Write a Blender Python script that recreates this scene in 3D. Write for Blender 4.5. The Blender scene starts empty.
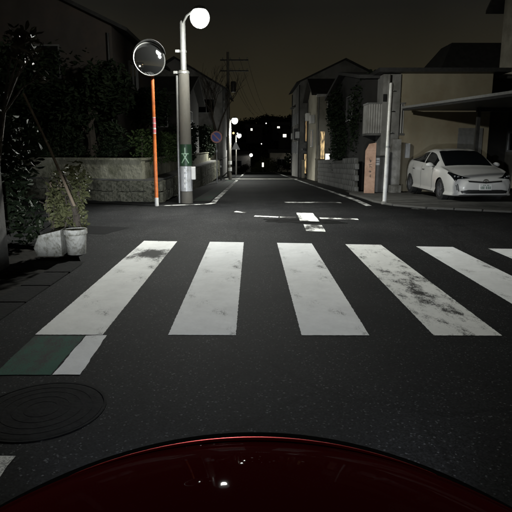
import bpy, bmesh, math, random
import numpy as np
from mathutils import Vector, Matrix
from mathutils.bvhtree import BVHTree

R = math.radians
random.seed(7)
rng = np.random.default_rng(11)
sc = bpy.context.scene
col = sc.collection

# ------------------------------------------------------------------ camera
cam_d = bpy.data.cameras.new('camera')
cam_d.sensor_width = 36.0
cam_d.lens = 36.0 * 537.0 / 512.0
cam_d.clip_start = 0.02
cam_d.clip_end = 2000
cam = bpy.data.objects.new('camera', cam_d)
col.objects.link(cam)
cam.location = (0, 0, 1.37)
cam.rotation_euler = (R(90 - 11.37), 0, R(-0.314))
sc.camera = cam

# ------------------------------------------------------------------ night sky (city glow)
w = bpy.data.worlds.new('World')
sc.world = w
w.use_nodes = True
nt = w.node_tree
bg = nt.nodes['Background']
tc = nt.nodes.new('ShaderNodeTexCoord')
sx = nt.nodes.new('ShaderNodeSeparateXYZ')
rp = nt.nodes.new('ShaderNodeValToRGB')
nt.links.new(tc.outputs['Generated'], sx.inputs[0])
nt.links.new(sx.outputs['Z'], rp.inputs[0])
cn = nt.nodes.new('ShaderNodeTexNoise')
cn.inputs['Scale'].default_value = 3.2
cn.inputs['Detail'].default_value = 4.0
nt.links.new(tc.outputs['Generated'], cn.inputs['Vector'])
cm = nt.nodes.new('ShaderNodeMapRange')
cm.inputs['From Min'].default_value = 0.3
cm.inputs['From Max'].default_value = 0.7
cm.inputs['To Min'].default_value = 0.82
cm.inputs['To Max'].default_value = 1.18
nt.links.new(cn.outputs[0], cm.inputs[0])
cv = nt.nodes.new('ShaderNodeVectorMath')
cv.operation = 'SCALE'
nt.links.new(rp.outputs[0], cv.inputs[0])
nt.links.new(cm.outputs[0], cv.inputs['Scale'])
nt.links.new(cv.outputs[0], bg.inputs[0])
rp.color_ramp.elements[0].position = 0.0
rp.color_ramp.elements[0].color = (0.033, 0.0275, 0.0145, 1)
rp.color_ramp.elements[1].position = 0.23
rp.color_ramp.elements[1].color = (0.0100, 0.0096, 0.0078, 1)
bg.inputs[1].default_value = 1.0

sc.view_settings.view_transform = 'Standard'
sc.view_settings.look = 'None'
sc.view_settings.exposure = 0
sc.view_settings.gamma = 1
sc.render.engine = 'CYCLES'
sc.cycles.use_denoising = True
sc.cycles.caustics_reflective = False
sc.cycles.caustics_refractive = False
sc.cycles.max_bounces = 6
sc.cycles.sample_clamp_indirect = 4

LAMP_L = 1.7           # radiance of the frosted street lamp globes
LAMP_P = 2800.0       # their downward light
LAMP_COL = (0.98, 1.0, 0.935, 1)
HEAD_P = 1350.0        # headlamps of the car the picture is taken from


# ------------------------------------------------------------------ materials
MATS = {}


def new_mat(name):
    m = bpy.data.materials.new(name)
    m.use_nodes = True
    b = m.node_tree.nodes['Principled BSDF']
    MATS[name] = m
    return m, m.node_tree, b


def N(t, kind, **kw):
    n = t.nodes.new(kind)
    for k, v in kw.items():
        if k in n.inputs:
            n.inputs[k].default_value = v
        else:
            setattr(n, k, v)
    return n


def noise_mat(name, c1, c2, scale=6.0, rough=0.8, bump=0.3, bscale=None, detail=6, metal=0.0,
              streak=0.0, stain=None, coat=0.0, spec=0.5, obj_rand=0.0, dist=0.02):
    m, t, b = new_mat(name)
    L = t.links
    co = N(t, 'ShaderNodeTexCoord')
    mp = N(t, 'ShaderNodeMapping')
    L.new(co.outputs['Object'], mp.inputs[0])
    if streak:
        mp.inputs['Scale'].default_value = (1, 1, streak)
    n1 = N(t, 'ShaderNodeTexNoise', Scale=scale, Detail=detail, Roughness=0.62)
    L.new(mp.outputs[0], n1.inputs['Vector'])
    r = N(t, 'ShaderNodeValToRGB')
    r.color_ramp.elements[0].position = 0.33
    r.color_ramp.elements[1].position = 0.68
    r.color_ramp.elements[0].color = (*c1, 1)
    r.color_ramp.elements[1].color = (*c2, 1)
    L.new(n1.outputs[0], r.inputs[0])
    out = r.outputs[0]
    if stain:
        n3 = N(t, 'ShaderNodeTexNoise', Scale=stain[1], Detail=5.0, Roughness=0.7)
        L.new(co.outputs['Object'], n3.inputs['Vector'])
        r3 = N(t, 'ShaderNodeValToRGB')
        r3.color_ramp.elements[0].position = 0.46
        r3.color_ramp.elements[1].position = 0.66
        L.new(n3.outputs[0], r3.inputs[0])
        mx = N(t, 'ShaderNodeMix', data_type='RGBA')
        L.new(r3.outputs[0], mx.inputs[0])
        L.new(out, mx.inputs[6])
        mx.inputs[7].default_value = (*stain[0], 1)
        out = mx.outputs[2]
    if obj_rand:
        oi = N(t, 'ShaderNodeObjectInfo')
        mr = N(t, 'ShaderNodeMapRange')
        mr.inputs['To Min'].default_value = 1 - obj_rand
        mr.inputs['To Max'].default_value = 1 + obj_rand
        L.new(oi.outputs['Random'], mr.inputs[0])
        hs = N(t, 'ShaderNodeHueSaturation')
        L.new(mr.outputs[0], hs.inputs['Value'])
        L.new(out, hs.inputs['Color'])
        out = hs.outputs[0]
    L.new(out, b.inputs['Base Color'])
    b.inputs['Roughness'].default_value = rough
    b.inputs['Metallic'].default_value = metal
    b.inputs['Coat Weight'].default_value = coat
    b.inputs['Specular IOR Level'].default_value = spec
    if bump:
        n2 = N(t, 'ShaderNodeTexNoise', Scale=bscale or scale * 6, Detail=4.0)
        L.new(co.outputs['Object'], n2.inputs['Vector'])
        bp = N(t, 'ShaderNodeBump', Strength=bump, Distance=dist)
        L.new(n2.outputs[0], bp.inputs['Height'])
        L.new(bp.outputs[0], b.inputs['Normal'])
    return m


def emit_mat(name, colr, strength, curtain=False):
    m, t, b = new_mat(name)
    b.inputs['Base Color'].default_value = (0.3, 0.3, 0.3, 1)
    b.inputs['Emission Color'].default_value = colr
    b.inputs['Emission Strength'].default_value = strength
    if curtain:
        # folds of a curtain and things standing inside the lit room
        co = N(t, 'ShaderNodeTexCoord')
        mp = N(t, 'ShaderNodeMapping')
        mp.inputs['Scale'].default_value = (7, 7, 1.6)
        n1 = N(t, 'ShaderNodeTexNoise', Scale=1.6, Detail=3.0)
        t.links.new(co.outputs['Object'], mp.inputs[0])
        t.links.new(mp.outputs[0], n1.inputs['Vector'])
        mr = N(t, 'ShaderNodeMapRange')
        mr.inputs['From Min'].default_value = 0.36
        mr.inputs['From Max'].default_value = 0.62
        mr.inputs['To Min'].default_value = strength * 0.12
        mr.inputs['To Max'].default_value = strength * 1.5
        t.links.new(n1.outputs[0], mr.inputs[0])
        t.links.new(mr.outputs[0], b.inputs['Emission Strength'])
    return m


def asphalt_mat():
    m, t, b = new_mat('asphalt')
    L = t.links
    co = N(t, 'ShaderNodeTexCoord')
    out = co.outputs['Object']

    def ramp(src, stops):
        r = N(t, 'ShaderNodeValToRGB')
        els = r.color_ramp.elements
        while len(els) < len(stops):
            els.new(0.5)
        for e, (p, v) in zip(els, stops):
            e.position = p
            e.color = (*v, 1) if hasattr(v, '__len__') else (v, v, v, 1)
        L.new(src, r.inputs[0])
        return r.outputs[0]

    def mul(a, c):
        mx = N(t, 'ShaderNodeMix', data_type='RGBA', blend_type='MULTIPLY')
        mx.inputs[0].default_value = 1.0
        L.new(a, mx.inputs[6])
        L.new(c, mx.inputs[7])
        return mx.outputs[2]

    # broad tone: old and newer surfacing
    big = N(t, 'ShaderNodeTexNoise', Scale=0.45, Detail=6.0, Roughness=0.65)
    L.new(out, big.inputs['Vector'])
    c = ramp(big.outputs[0], [(0.36, (0.0058, 0.0060, 0.0064)), (0.66, (0.0142, 0.0142, 0.0144))])
    # tyre-polished tracks: stretched along the street
    mp = N(t, 'ShaderNodeMapping')
    mp.inputs['Scale'].default_value = (2.6, 0.12, 1)
    L.new(out, mp.inputs[0])
    tr = N(t, 'ShaderNodeTexNoise', Scale=0.8, Detail=5.0, Roughness=0.6)
    L.new(mp.outputs[0], tr.inputs['Vector'])
    c = mul(c, ramp(tr.outputs[0], [(0.32, 0.78), (0.70, 1.22)]))
    # dark oil and water stains
    stn = N(t, 'ShaderNodeTexNoise', Scale=1.7, Detail=7.0, Roughness=0.72)
    L.new(out, stn.inputs['Vector'])
    c = mul(c, ramp(stn.outputs[0], [(0.30, 0.62), (0.46, 1.0)]))
    # stone grains of the mix: every cell its own tone, now and then a pale one
    agg = N(t, 'ShaderNodeTexVoronoi', Scale=120.0)
    L.new(out, agg.inputs['Vector'])
    sp = N(t, 'ShaderNodeSeparateColor')
    L.new(agg.outputs['Color'], sp.inputs[0])
    c = mul(c, ramp(sp.outputs[0], [(0.0, 0.45), (0.80, 1.35), (0.96, 1.9), (0.996, 8.0)]))
    # hairline cracks
    wv = N(t, 'ShaderNodeTexVoronoi', Scale=0.30, feature='DISTANCE_TO_EDGE')
    wn = N(t, 'ShaderNodeTexNoise', Scale=2.2, Detail=5.0)
    L.new(out, wn.inputs['Vector'])
    va = N(t, 'ShaderNodeMix', data_type='VECTOR')
    va.inputs[0].default_value = 0.16
    L.new(out, va.inputs[4])
    L.new(wn.outputs['Color'], va.inputs[5])
    L.new(va.outputs[1], wv.inputs['Vector'])
    c = mul(c, ramp(wv.outputs['Distance'], [(0.0, 0.6), (0.006, 1.0)]))
    L.new(c, b.inputs['Base Color'])
    b.inputs['Roughness'].default_value = 0.84
    b.inputs['Specular IOR Level'].default_value = 0.05
    bp = N(t, 'ShaderNodeBump', Strength=0.35, Distance=0.004)
    L.new(sp.outputs[1], bp.inputs['Height'])
    L.new(bp.outputs[0], b.inputs['Normal'])
    return m


def paint_mat(name, white, wear, wscale=3.0, blob=None, rough=0.55, streaks=0.0):
    """road paint; the asphalt shows where it is worn off"""
    m, t, b = new_mat(name)
    L = t.links
    co = N(t, 'ShaderNodeTexCoord')
    n1 = N(t, 'ShaderNodeTexNoise', Scale=wscale, Detail=8.0, Roughness=0.68)
    n2 = N(t, 'ShaderNodeTexNoise', Scale=120.0, Detail=3.0, Roughness=0.7)
    n3 = N(t, 'ShaderNodeTexNoise', Scale=2.6, Detail=9.0, Roughness=0.78)
    mp = N(t, 'ShaderNodeMapping')
    mp.inputs['Scale'].default_value = (1, 0.45, 1)
    L.new(co.outputs['Object'], mp.inputs[0])
    L.new(mp.outputs[0], n1.inputs['Vector'])
    L.new(co.outputs['Object'], n2.inputs['Vector'])
    L.new(co.outputs['Object'], n3.inputs['Vector'])
    m1 = N(t, 'ShaderNodeMath', operation='MULTIPLY_ADD')
    m1.inputs[1].default_value = 0.46
    L.new(n2.outputs[0], m1.inputs[0])
    L.new(n1.outputs[0], m1.inputs[2])
    src = m1.outputs[0]
    if blob:
        # tyre scuffs: a worn patch with its own place on the stripe
        mp2 = N(t, 'ShaderNodeMapping')
        mp2.inputs['Location'].default_value = (-blob[0] / blob[3], -blob[1] / blob[4], 0)
        mp2.inputs['Scale'].default_value = (1 / blob[3], 1 / blob[4], 0)
        L.new(co.outputs['Object'], mp2.inputs[0])
        gr = N(t, 'ShaderNodeTexGradient', gradient_type='SPHERICAL')
        L.new(mp2.outputs[0], gr.inputs[0])
        m3 = N(t, 'ShaderNodeMath', operation='MULTIPLY_ADD')
        m3.inputs[1].default_value = blob[2]
        L.new(gr.outputs[0], m3.inputs[0])
        L.new(src, m3.inputs[2])
        src = m3.outputs[0]
    r = N(t, 'ShaderNodeValToRGB')
    r.color_ramp.elements[0].position = 0.90 - wear
    r.color_ramp.elements[1].position = 1.02 - wear
    L.new(src, r.inputs[0])
    rg = N(t, 'ShaderNodeValToRGB')
    rg.color_ramp.elements[0].position = 0.3
    rg.color_ramp.elements[1].position = 0.7
    rg.color_ramp.elements[0].color = (white[0] * .74, white[1] * .74, white[2] * .74, 1)
    rg.color_ramp.elements[1].color = (*white, 1)
    L.new(n3.outputs[0], rg.inputs[0])
    mx = N(t, 'ShaderNodeMix', data_type='RGBA')
    L.new(r.outputs[0], mx.inputs[0])
    L.new(rg.outputs[0], mx.inputs[6])
    mx.inputs[7].default_value = (0.035, 0.034, 0.033, 1)
    L.new(mx.outputs[2], b.inputs['Base Color'])
    b.inputs['Roughness'].default_value = 0.9
    b.inputs['Specular IOR Level'].default_value = 0.12
    bp = N(t, 'ShaderNodeBump', Strength=0.35, Distance=0.004)
    L.new(n2.outputs[0], bp.inputs['Height'])
    L.new(bp.outputs[0], b.inputs['Normal'])
    return m


asphalt_mat()
paint_mat('paint_white', (0.78, 0.785, 0.79), 0.095)
paint_mat('paint_scuffed', (0.80, 0.80, 0.79), 0.095, blob=(0.27, 3.10, 0.36, 0.36, 0.60))
paint_mat('paint_worn', (0.78, 0.78, 0.76), 0.112, wscale=6.0, blob=(0.30, 1.15, 0.13, 0.50, 1.6))
paint_mat('paint_line', (0.74, 0.74, 0.72), 0.22)
paint_mat('paint_faded', (0.55, 0.55, 0.53), 0.27)
paint_mat('paint_green', (0.026, 0.085, 0.060), 0.20, rough=0.7)
paint_mat('paint_green_old', (0.026, 0.052, 0.036), 0.27, rough=0.8)
noise_mat('tar', (0.008, 0.008, 0.008), (0.016, 0.016, 0.016), 5, 0.95, 0.4, 60, spec=0.0)
noise_mat('asphalt_patch', (0.006, 0.006, 0.0065), (0.011, 0.011, 0.0112), 40, 0.9, 0.5, 90, spec=0.035)
noise_mat('soil', (0.007, 0.0065, 0.0055), (0.015, 0.0135, 0.011), 3, 0.95, 0.8, 14, spec=0.06)
noise_mat('concrete', (0.20, 0.195, 0.18), (0.33, 0.32, 0.30), 4, 0.85, 0.3, 40, stain=((0.11, 0.105, 0.09), 1.7))
noise_mat('gutter_slab', (0.005, 0.005, 0.005), (0.010, 0.010, 0.0095), 3, 0.95, 0.5, 30, spec=0.06)
noise_mat('concrete_dark', (0.085, 0.083, 0.077), (0.15, 0.146, 0.135), 3, 0.9, 0.3, 30, stain=((0.05, 0.05, 0.043), 1.3))
noise_mat('pole_concrete', (0.105, 0.098, 0.085), (0.165, 0.155, 0.135), 5, 0.8, 0.2, 60, streak=0.2, stain=((0.13, 0.12, 0.10), 2.2))
noise_mat('wall_render', (0.21, 0.205, 0.15), (0.37, 0.355, 0.27), 3.4, 0.95, 0.9, 11, streak=0.5, stain=((0.13, 0.13, 0.085), 1.6), dist=0.04, spec=0.1)
noise_mat('rubble', (0.13, 0.128, 0.098), (0.27, 0.262, 0.205), 11, 0.95, 1.0, 20, spec=0.1, obj_rand=0.18, stain=((0.055, 0.06, 0.04), 5), dist=0.03)
noise_mat('mortar', (0.06, 0.058, 0.05), (0.10, 0.098, 0.085), 9, 0.95, 0.4)
noise_mat('block', (0.15, 0.148, 0.14), (0.24, 0.235, 0.225), 8, 0.92, 0.5, 60, obj_rand=0.22, stain=((0.08, 0.08, 0.07), 3))
noise_mat('plaster_beige', (0.235, 0.205, 0.14), (0.31, 0.272, 0.19), 1.5, 0.9, 0.25, 45, streak=0.3, stain=((0.23, 0.185, 0.12), 0.7))
noise_mat('plaster_cream', (0.42, 0.39, 0.31), (0.52, 0.48, 0.39), 1.6, 0.9, 0.2, 40, streak=0.4, stain=((0.30, 0.27, 0.21), 0.8))
noise_mat('plaster_grey', (0.23, 0.225, 0.21), (0.31, 0.30, 0.285), 1.8, 0.9, 0.25, 40, streak=0.4, stain=((0.15, 0.145, 0.13), 0.9))
noise_mat('plaster_brown', (0.060, 0.050, 0.044), (0.085, 0.072, 0.063), 1.8, 0.9, 0.25, 40, streak=0.5, stain=((0.10, 0.075, 0.06), 0.8))
noise_mat('plaster_dark', (0.030, 0.028, 0.024), (0.050, 0.047, 0.04), 1.8, 0.9, 0.25, 40, streak=0.5)
noise_mat('plaster_black', (0.016, 0.015, 0.013), (0.028, 0.026, 0.023), 1.8, 0.9, 0.25, 40, streak=0.5)
noise_mat('roof_tile', (0.022, 0.021, 0.020), (0.045, 0.043, 0.040), 4, 0.75, 0.5, 12)
noise_mat('pink_stone', (0.46, 0.285, 0.20), (0.57, 0.37, 0.27), 7, 0.75, 0.25, 80, stain=((0.36, 0.21, 0.14), 3))
noise_mat('corrugated', (0.36, 0.35, 0.33), (0.46, 0.45, 0.43), 2.2, 0.6, 0.1, 30, streak=0.15, stain=((0.24, 0.23, 0.21), 1.1))
noise_mat('metal_grey', (0.24, 0.24, 0.235), (0.33, 0.33, 0.32), 9, 0.45, 0.1, 60, metal=0.6)
noise_mat('metal_dark', (0.030, 0.030, 0.030), (0.06, 0.058, 0.055), 9, 0.5, 0.15, 60, metal=0.3)
noise_mat('galvanised', (0.46, 0.46, 0.45), (0.58, 0.58, 0.56), 14, 0.42, 0.1, 70, metal=0.7)
noise_mat('white_metal', (0.70, 0.69, 0.66), (0.80, 0.79, 0.76), 6, 0.45, 0.06, 60, stain=((0.52, 0.50, 0.45), 3.5))
noise_mat('orange_metal', (0.62, 0.155, 0.035), (0.75, 0.21, 0.05), 8, 0.45, 0.08, 60, stain=((0.42, 0.12, 0.04), 5))
noise_mat('sign_red', (0.80, 0.34, 0.28), (0.84, 0.38, 0.31), 8, 0.4, 0)
noise_mat('sign_pink', (0.85, 0.22, 0.24), (0.9, 0.28, 0.28), 8, 0.4, 0)
noise_mat('sign_blue', (0.12, 0.17, 0.60), (0.14, 0.19, 0.64), 8, 0.4, 0)
noise_mat('sign_white', (0.86, 0.86, 0.84), (0.9, 0.9, 0.88), 8, 0.35, 0)
noise_mat('banner_green', (0.020, 0.050, 0.026), (0.03, 0.075, 0.038), 8, 0.45, 0.1, 30)
noise_mat('banner_glyph', (0.26, 0.44, 0.28), (0.36, 0.52, 0.38), 8, 0.4, 0)
noise_mat('plastic_wrap', (0.46, 0.47, 0.49), (0.66, 0.67, 0.68), 12, 0.25, 0.35, 22, stain=((0.36, 0.36, 0.35), 6), dist=0.015)
noise_mat('plastic_white', (0.70, 0.69, 0.66), (0.80, 0.79, 0.76), 6, 0.4, 0)
noise_mat('ink', (0.035, 0.025, 0.02), (0.05, 0.04, 0.03), 8, 0.6, 0)
noise_mat('pot_white', (0.34, 0.335, 0.30), (0.50, 0.49, 0.45), 7, 0.9, 0.8, 30, stain=((0.15, 0.145, 0.11), 8), spec=0.1)
noise_mat('wood_old', (0.14, 0.105, 0.072), (0.23, 0.18, 0.125), 6, 0.85, 0.4, 40, streak=0.12)
noise_mat('wood_dark', (0.035, 0.028, 0.021), (0.065, 0.05, 0.038), 6, 0.9, 0.4, 40, streak=0.12)
noise_mat('bark', (0.045, 0.036, 0.028), (0.085, 0.07, 0.055), 9, 0.95, 0.8, 40)
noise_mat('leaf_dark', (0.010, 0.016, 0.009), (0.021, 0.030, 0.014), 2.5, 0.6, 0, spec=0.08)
noise_mat('leaf_hedge', (0.024, 0.040, 0.014), (0.048, 0.068, 0.024), 3.5, 0.6, 0, spec=0.08)
noise_mat('leaf_olive', (0.06, 0.066, 0.030), (0.115, 0.115, 0.055), 5, 0.55, 0, spec=0.08)
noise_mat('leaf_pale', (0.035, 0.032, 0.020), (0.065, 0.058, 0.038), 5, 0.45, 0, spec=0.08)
noise_mat('rubber', (0.014, 0.014, 0.014), (0.022, 0.022, 0.022), 20, 0.8, 0.2)
noise_mat('rim', (0.28, 0.28, 0.29), (0.34, 0.34, 0.35), 20, 0.35, 0, metal=0.8)
noise_mat('black_trim', (0.012, 0.012, 0.012), (0.02, 0.02, 0.02), 20, 0.45, 0)
m, t, b = new_mat('black_matt')
df = N(t, 'ShaderNodeBsdfDiffuse', Color=(0.004, 0.004, 0.004, 1))
t.links.new(df.outputs[0], t.nodes['Material Output'].inputs[0])
noise_mat('iron', (0.007, 0.007, 0.007), (0.015, 0.0148, 0.0145), 18, 0.9, 0.2, 60, metal=0.0, spec=0.04)
noise_mat('chrome', (0.6, 0.6, 0.6), (0.66, 0.66, 0.66), 20, 0.18, 0, metal=1.0)
noise_mat('car_white', (0.64, 0.63, 0.60), (0.69, 0.68, 0.65), 3, 0.30, 0, coat=1.0)
noise_mat('plate', (0.74, 0.74, 0.71), (0.80, 0.80, 0.77), 9, 0.5, 0)
noise_mat('plate_ink', (0.16, 0.23, 0.18), (0.20, 0.27, 0.22), 9, 0.6, 0)
noise_mat('lens_clear', (0.42, 0.43, 0.44), (0.52, 0.53, 0.54), 9, 0.15, 0, metal=0.7)
noise_mat('dust', (0.6, 0.6, 0.6), (0.7, 0.7, 0.7), 9, 0.5, 0)

m, t, b = new_mat('glass_dark')
b.inputs['Base Color'].default_value = (0.006, 0.007, 0.008, 1)
b.inputs['Roughness'].default_value = 0.06
m, t, b = new_mat('mirror')
b.inputs['Base Color'].default_value = (0.80, 0.81, 0.82, 1)
b.inputs['Metallic'].default_value = 0.985
b.inputs['Roughness'].default_value = 0.03
m, t, b = new_mat('car_red')
df = N(t, 'ShaderNodeBsdfDiffuse', Color=(0.034, 0.0018, 0.0024, 1))
gs = N(t, 'ShaderNodeBsdfGlossy', Color=(1, 1, 1, 1), Roughness=0.025)
ms = N(t, 'ShaderNodeMixShader', Fac=0.008)
t.links.new(df.outputs[0], ms.inputs[1])
t.links.new(gs.outputs[0], ms.inputs[2])
t.links.new(ms.outputs[0], t.nodes['Material Output'].inputs[0])
m, t, b = new_mat('car_red_highlight')  # brighter red than the paint: puts the bonnet's reflected highlight into the colour
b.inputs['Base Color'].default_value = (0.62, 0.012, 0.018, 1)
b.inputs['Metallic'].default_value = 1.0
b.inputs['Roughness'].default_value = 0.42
emit_mat('lamp_globe', LAMP_COL, LAMP_L)
emit_mat('lamp_globe_far', LAMP_COL, 1.5)
emit_mat('lamp_small', (1.0, 0.97, 0.9, 1), 9.0)
emit_mat('lamp_amber', (1.0, 0.62, 0.25, 1), 2.2)
emit_mat('window_warm', (1.0, 0.70, 0.32, 1), 0.62, True)
emit_mat('window_gold', (1.0, 0.64, 0.26, 1), 0.20, True)
emit_mat('window_white', (1.0, 0.96, 0.84, 1), 1.6)
emit_mat('headlamp', (0.9, 0.95, 1.0, 1), 2.5)


# ------------------------------------------------------------------ mesh helpers
class MB:
    def __init__(s):
        s.v = []
        s.f = []

    def add(s, v, f):
        o = len(s.v)
        s.v += [tuple(p) for p in v]
        s.f += [tuple(i + o for i in q) for q in f]
        return s

    def box(s, c, d, rz=0, rx=0, ry=0):
        x, y, z = d[0] / 2, d[1] / 2, d[2] / 2
        P = [Vector((i, j, k)) for i in (-x, x) for j in (-y, y) for k in (-z, z)]
        M = Matrix.Rotation(rz, 3, 'Z') @ Matrix.Rotation(ry, 3, 'Y') @ Matrix.Rotation(rx, 3, 'X')
        P = [M @ p + Vector(c) for p in P]
        return s.add(P, [(0, 1, 3, 2), (4, 6, 7, 5), (0, 4, 5, 1), (2, 3, 7, 6), (0, 2, 6, 4), (1, 5, 7, 3)])

    def bevbox(s, c, d, bv=0.02, rz=0):
        bm = bmesh.new()
        bmesh.ops.create_cube(bm, size=1)
        for v in bm.verts:
            v.co = Vector((v.co.x * d[0], v.co.y * d[1], v.co.z * d[2]))
        bmesh.ops.bevel(bm, geom=bm.edges[:], offset=bv, segments=1, affect='EDGES')
        M = Matrix.Rotation(rz, 3, 'Z')
        bm.verts.index_update()
        s.add([M @ v.co + Vector(c) for v in bm.verts], [[v.index for v in f.verts] for f in bm.faces])
        bm.free()
        return s

    def tube(s, pts, rad, n=10, cap=True):
        pts = [Vector(p) for p in pts]
        if not hasattr(rad, '__len__'):
            rad = [rad] * len(pts)
        V = []
        F = []
        ref = None
        for i, p in enumerate(pts):
            d = (pts[min(i + 1, len(pts) - 1)] - pts[max(i - 1, 0)]).normalized()
            if ref is None:
                ref = Vector((0, 0, 1)) if abs(d.z) < 0.9 else Vector((1, 0, 0))
            a = d.cross(ref).normalized()
            b_ = d.cross(a).normalized()
            ref = -a.cross(d).normalized() if False else ref
            for k in range(n):
                t_ = 2 * math.pi * k / n
                V.append(p + (a * math.cos(t_) + b_ * math.sin(t_)) * rad[i])
        for i in range(len(pts) - 1):
            for k in range(n):
                k2 = (k + 1) % n
                F.append((i * n + k, i * n + k2, (i + 1) * n + k2, (i + 1) * n + k))
        if cap:
            F.append(tuple(range(n - 1, -1, -1)))
            F.append(tuple((len(pts) - 1) * n + k for k in range(n)))
        return s.add(V, F)

    def lathe(s, prof, c=(0, 0, 0), n=24, axis='Z', cap=True):
        V = []
        F = []
        for r_, z_ in prof:
            for k in range(n):
                t_ = 2 * math.pi * k / n
                x, y = r_ * math.cos(t_), r_ * math.sin(t_)
                p = (x, y, z_) if axis == 'Z' else ((x, z_, y) if axis == 'Y' else (z_, x, y))
                V.append(Vector(p) + Vector(c))
        for i in range(len(prof) - 1):
            for k in range(n):
                k2 = (k + 1) % n
                F.append((i * n + k, i * n + k2, (i + 1) * n + k2, (i + 1) * n + k))
        if cap:
            F.append(tuple(range(n - 1, -1, -1)))
            F.append(tuple((len(prof) - 1) * n + k for k in range(n)))
        return s.add(V, F)

    def prism(s, poly, z0, z1):
        n = len(poly)
        V = [(p[0], p[1], z0) for p in poly] + [(p[0], p[1], z1) for p in poly]
        F = [tuple(range(n - 1, -1, -1)), tuple(range(n, 2 * n))]
        F += [(i, (i + 1) % n, n + (i + 1) % n, n + i) for i in range(n)]
        return s.add(V, F)

    def ico(s, c, r, sub=2, sq=(1, 1, 1)):
        bm = bmesh.new()
        bmesh.ops.create_icosphere(bm, subdivisions=sub, radius=r)
        bm.verts.index_update()
        s.add([Vector((v.co.x * sq[0], v.co.y * sq[1], v.co.z * sq[2])) + Vector(c) for v in bm.verts],
              [[v.index for v in f.verts] for f in bm.faces])
        bm.free()
        return s

    def build(s, name, mat, parent=None, smooth=False, org=None):
        V = s.v
        if org is not None:
            V = [tuple(Vector(p) - Vector(org)) for p in V]
        me = bpy.data.meshes.new(name)
        me.from_pydata(V, [], s.f)
        bm = bmesh.new()
        bm.from_mesh(me)
        bmesh.ops.recalc_face_normals(bm, faces=bm.faces[:])
        bm.to_mesh(me)
        bm.free()
        return mk(name, me, mat, parent, smooth, org)


def mk(name, me, mat, parent=None, smooth=False, loc=None):
    if mat and not me.materials:
        me.materials.append(MATS[mat])
    if smooth:
        me.polygons.foreach_set('use_smooth', [True] * len(me.polygons))
        if smooth != 'all':
            try:
                me.set_sharp_from_angle(angle=R(smooth if smooth is not True else 40))
            except Exception:
                pass
    o = bpy.data.objects.new(name, me)
    col.objects.link(o)
    if loc is not None:
        o.location = loc
    if parent:
        o.parent = parent
    return o


def tag(o, label=None, cat=None, group=None, kind=None):
    if label:
        o['label'] = label
    if cat:
        o['category'] = cat
    if group:
        o['group'] = group
    if kind:
        o['kind'] = kind
    return o


def thing(name, label, cat, loc=(0, 0, 0), rz=0, group=None):
    o = bpy.data.objects.new(name, None)
    o.empty_display_size = 0.2
    col.objects.link(o)
    o.location = loc
    o.rotation_euler = (0, 0, rz)
    return tag(o, label, cat, group)


def copy_tree(o, parent=None):
    c = o.copy()
    col.objects.link(c)
    if parent:
        c.parent = parent
    for ch in list(o.children):
        copy_tree(ch, c)
    return c


SL = 0.0306


def prof(Y):
    """height of the street: level up to the crossing, then gently downhill"""
    if Y < 12.5:
        return 0.0
    if Y < 15.5:
        return -SL * (Y - 12.5) ** 2 / 6
    if Y < 74:
        return -SL * (Y - 14)
    if Y < 84:
        return -SL * 60 - 0.06 * (Y - 74)
    return -SL * 60 - 0.6


def sheet(name, outline, mat, dz, parent=None, step=1.5, jit=0.0, kind=None, sub=None, org=None):
    """flat sheet following the street surface; the outline may be slightly ragged"""
    bm = bmesh.new()
    pts = []
    n = len(outline)
    for i in range(n):
        a = Vector((*outline[i], 0))
        b_ = Vector((*outline[(i + 1) % n], 0))
        k = max(1, int((b_ - a).length / (sub or step)))
        nrm = Vector((-(b_ - a).y, (b_ - a).x, 0)).normalized()
        for j in range(k):
            p = a.lerp(b_, j / k)
            if jit and j:
                p = p + nrm * random.uniform(-jit, jit)
            pts.append(p)
    vs = [bm.verts.new(p) for p in pts]
    bm.faces.new(vs)
    ys = [p.y for p in pts]
    y = math.floor(min(ys) / step) * step
    while y < max(ys):
        y += step
        if y > 12 and y < 86 and step < 50:
            bmesh.ops.bisect_plane(bm, geom=bm.verts[:] + bm.edges[:] + bm.faces[:], plane_co=(0, y, 0), plane_no=(0, 1, 0))
    for v in bm.verts:
        v.co.z = prof(v.co.y) + dz
    bmesh.ops.triangulate(bm, faces=[f for f in bm.faces if len(f.verts) > 4])
    bmesh.ops.recalc_face_normals(bm, faces=bm.faces[:])
    if sum(f.normal.z * f.calc_area() for f in bm.faces) < 0:
        bmesh.ops.reverse_faces(bm, faces=bm.faces[:])
    if org:
        for v in bm.verts:
            v.co -= Vector(org)
    me = bpy.data.meshes.new(name)
    bm.to_mesh(me)
    bm.free()
    o = mk(name, me, mat, parent, loc=org)
    if kind:
        o['kind'] = kind
    return o


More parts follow.
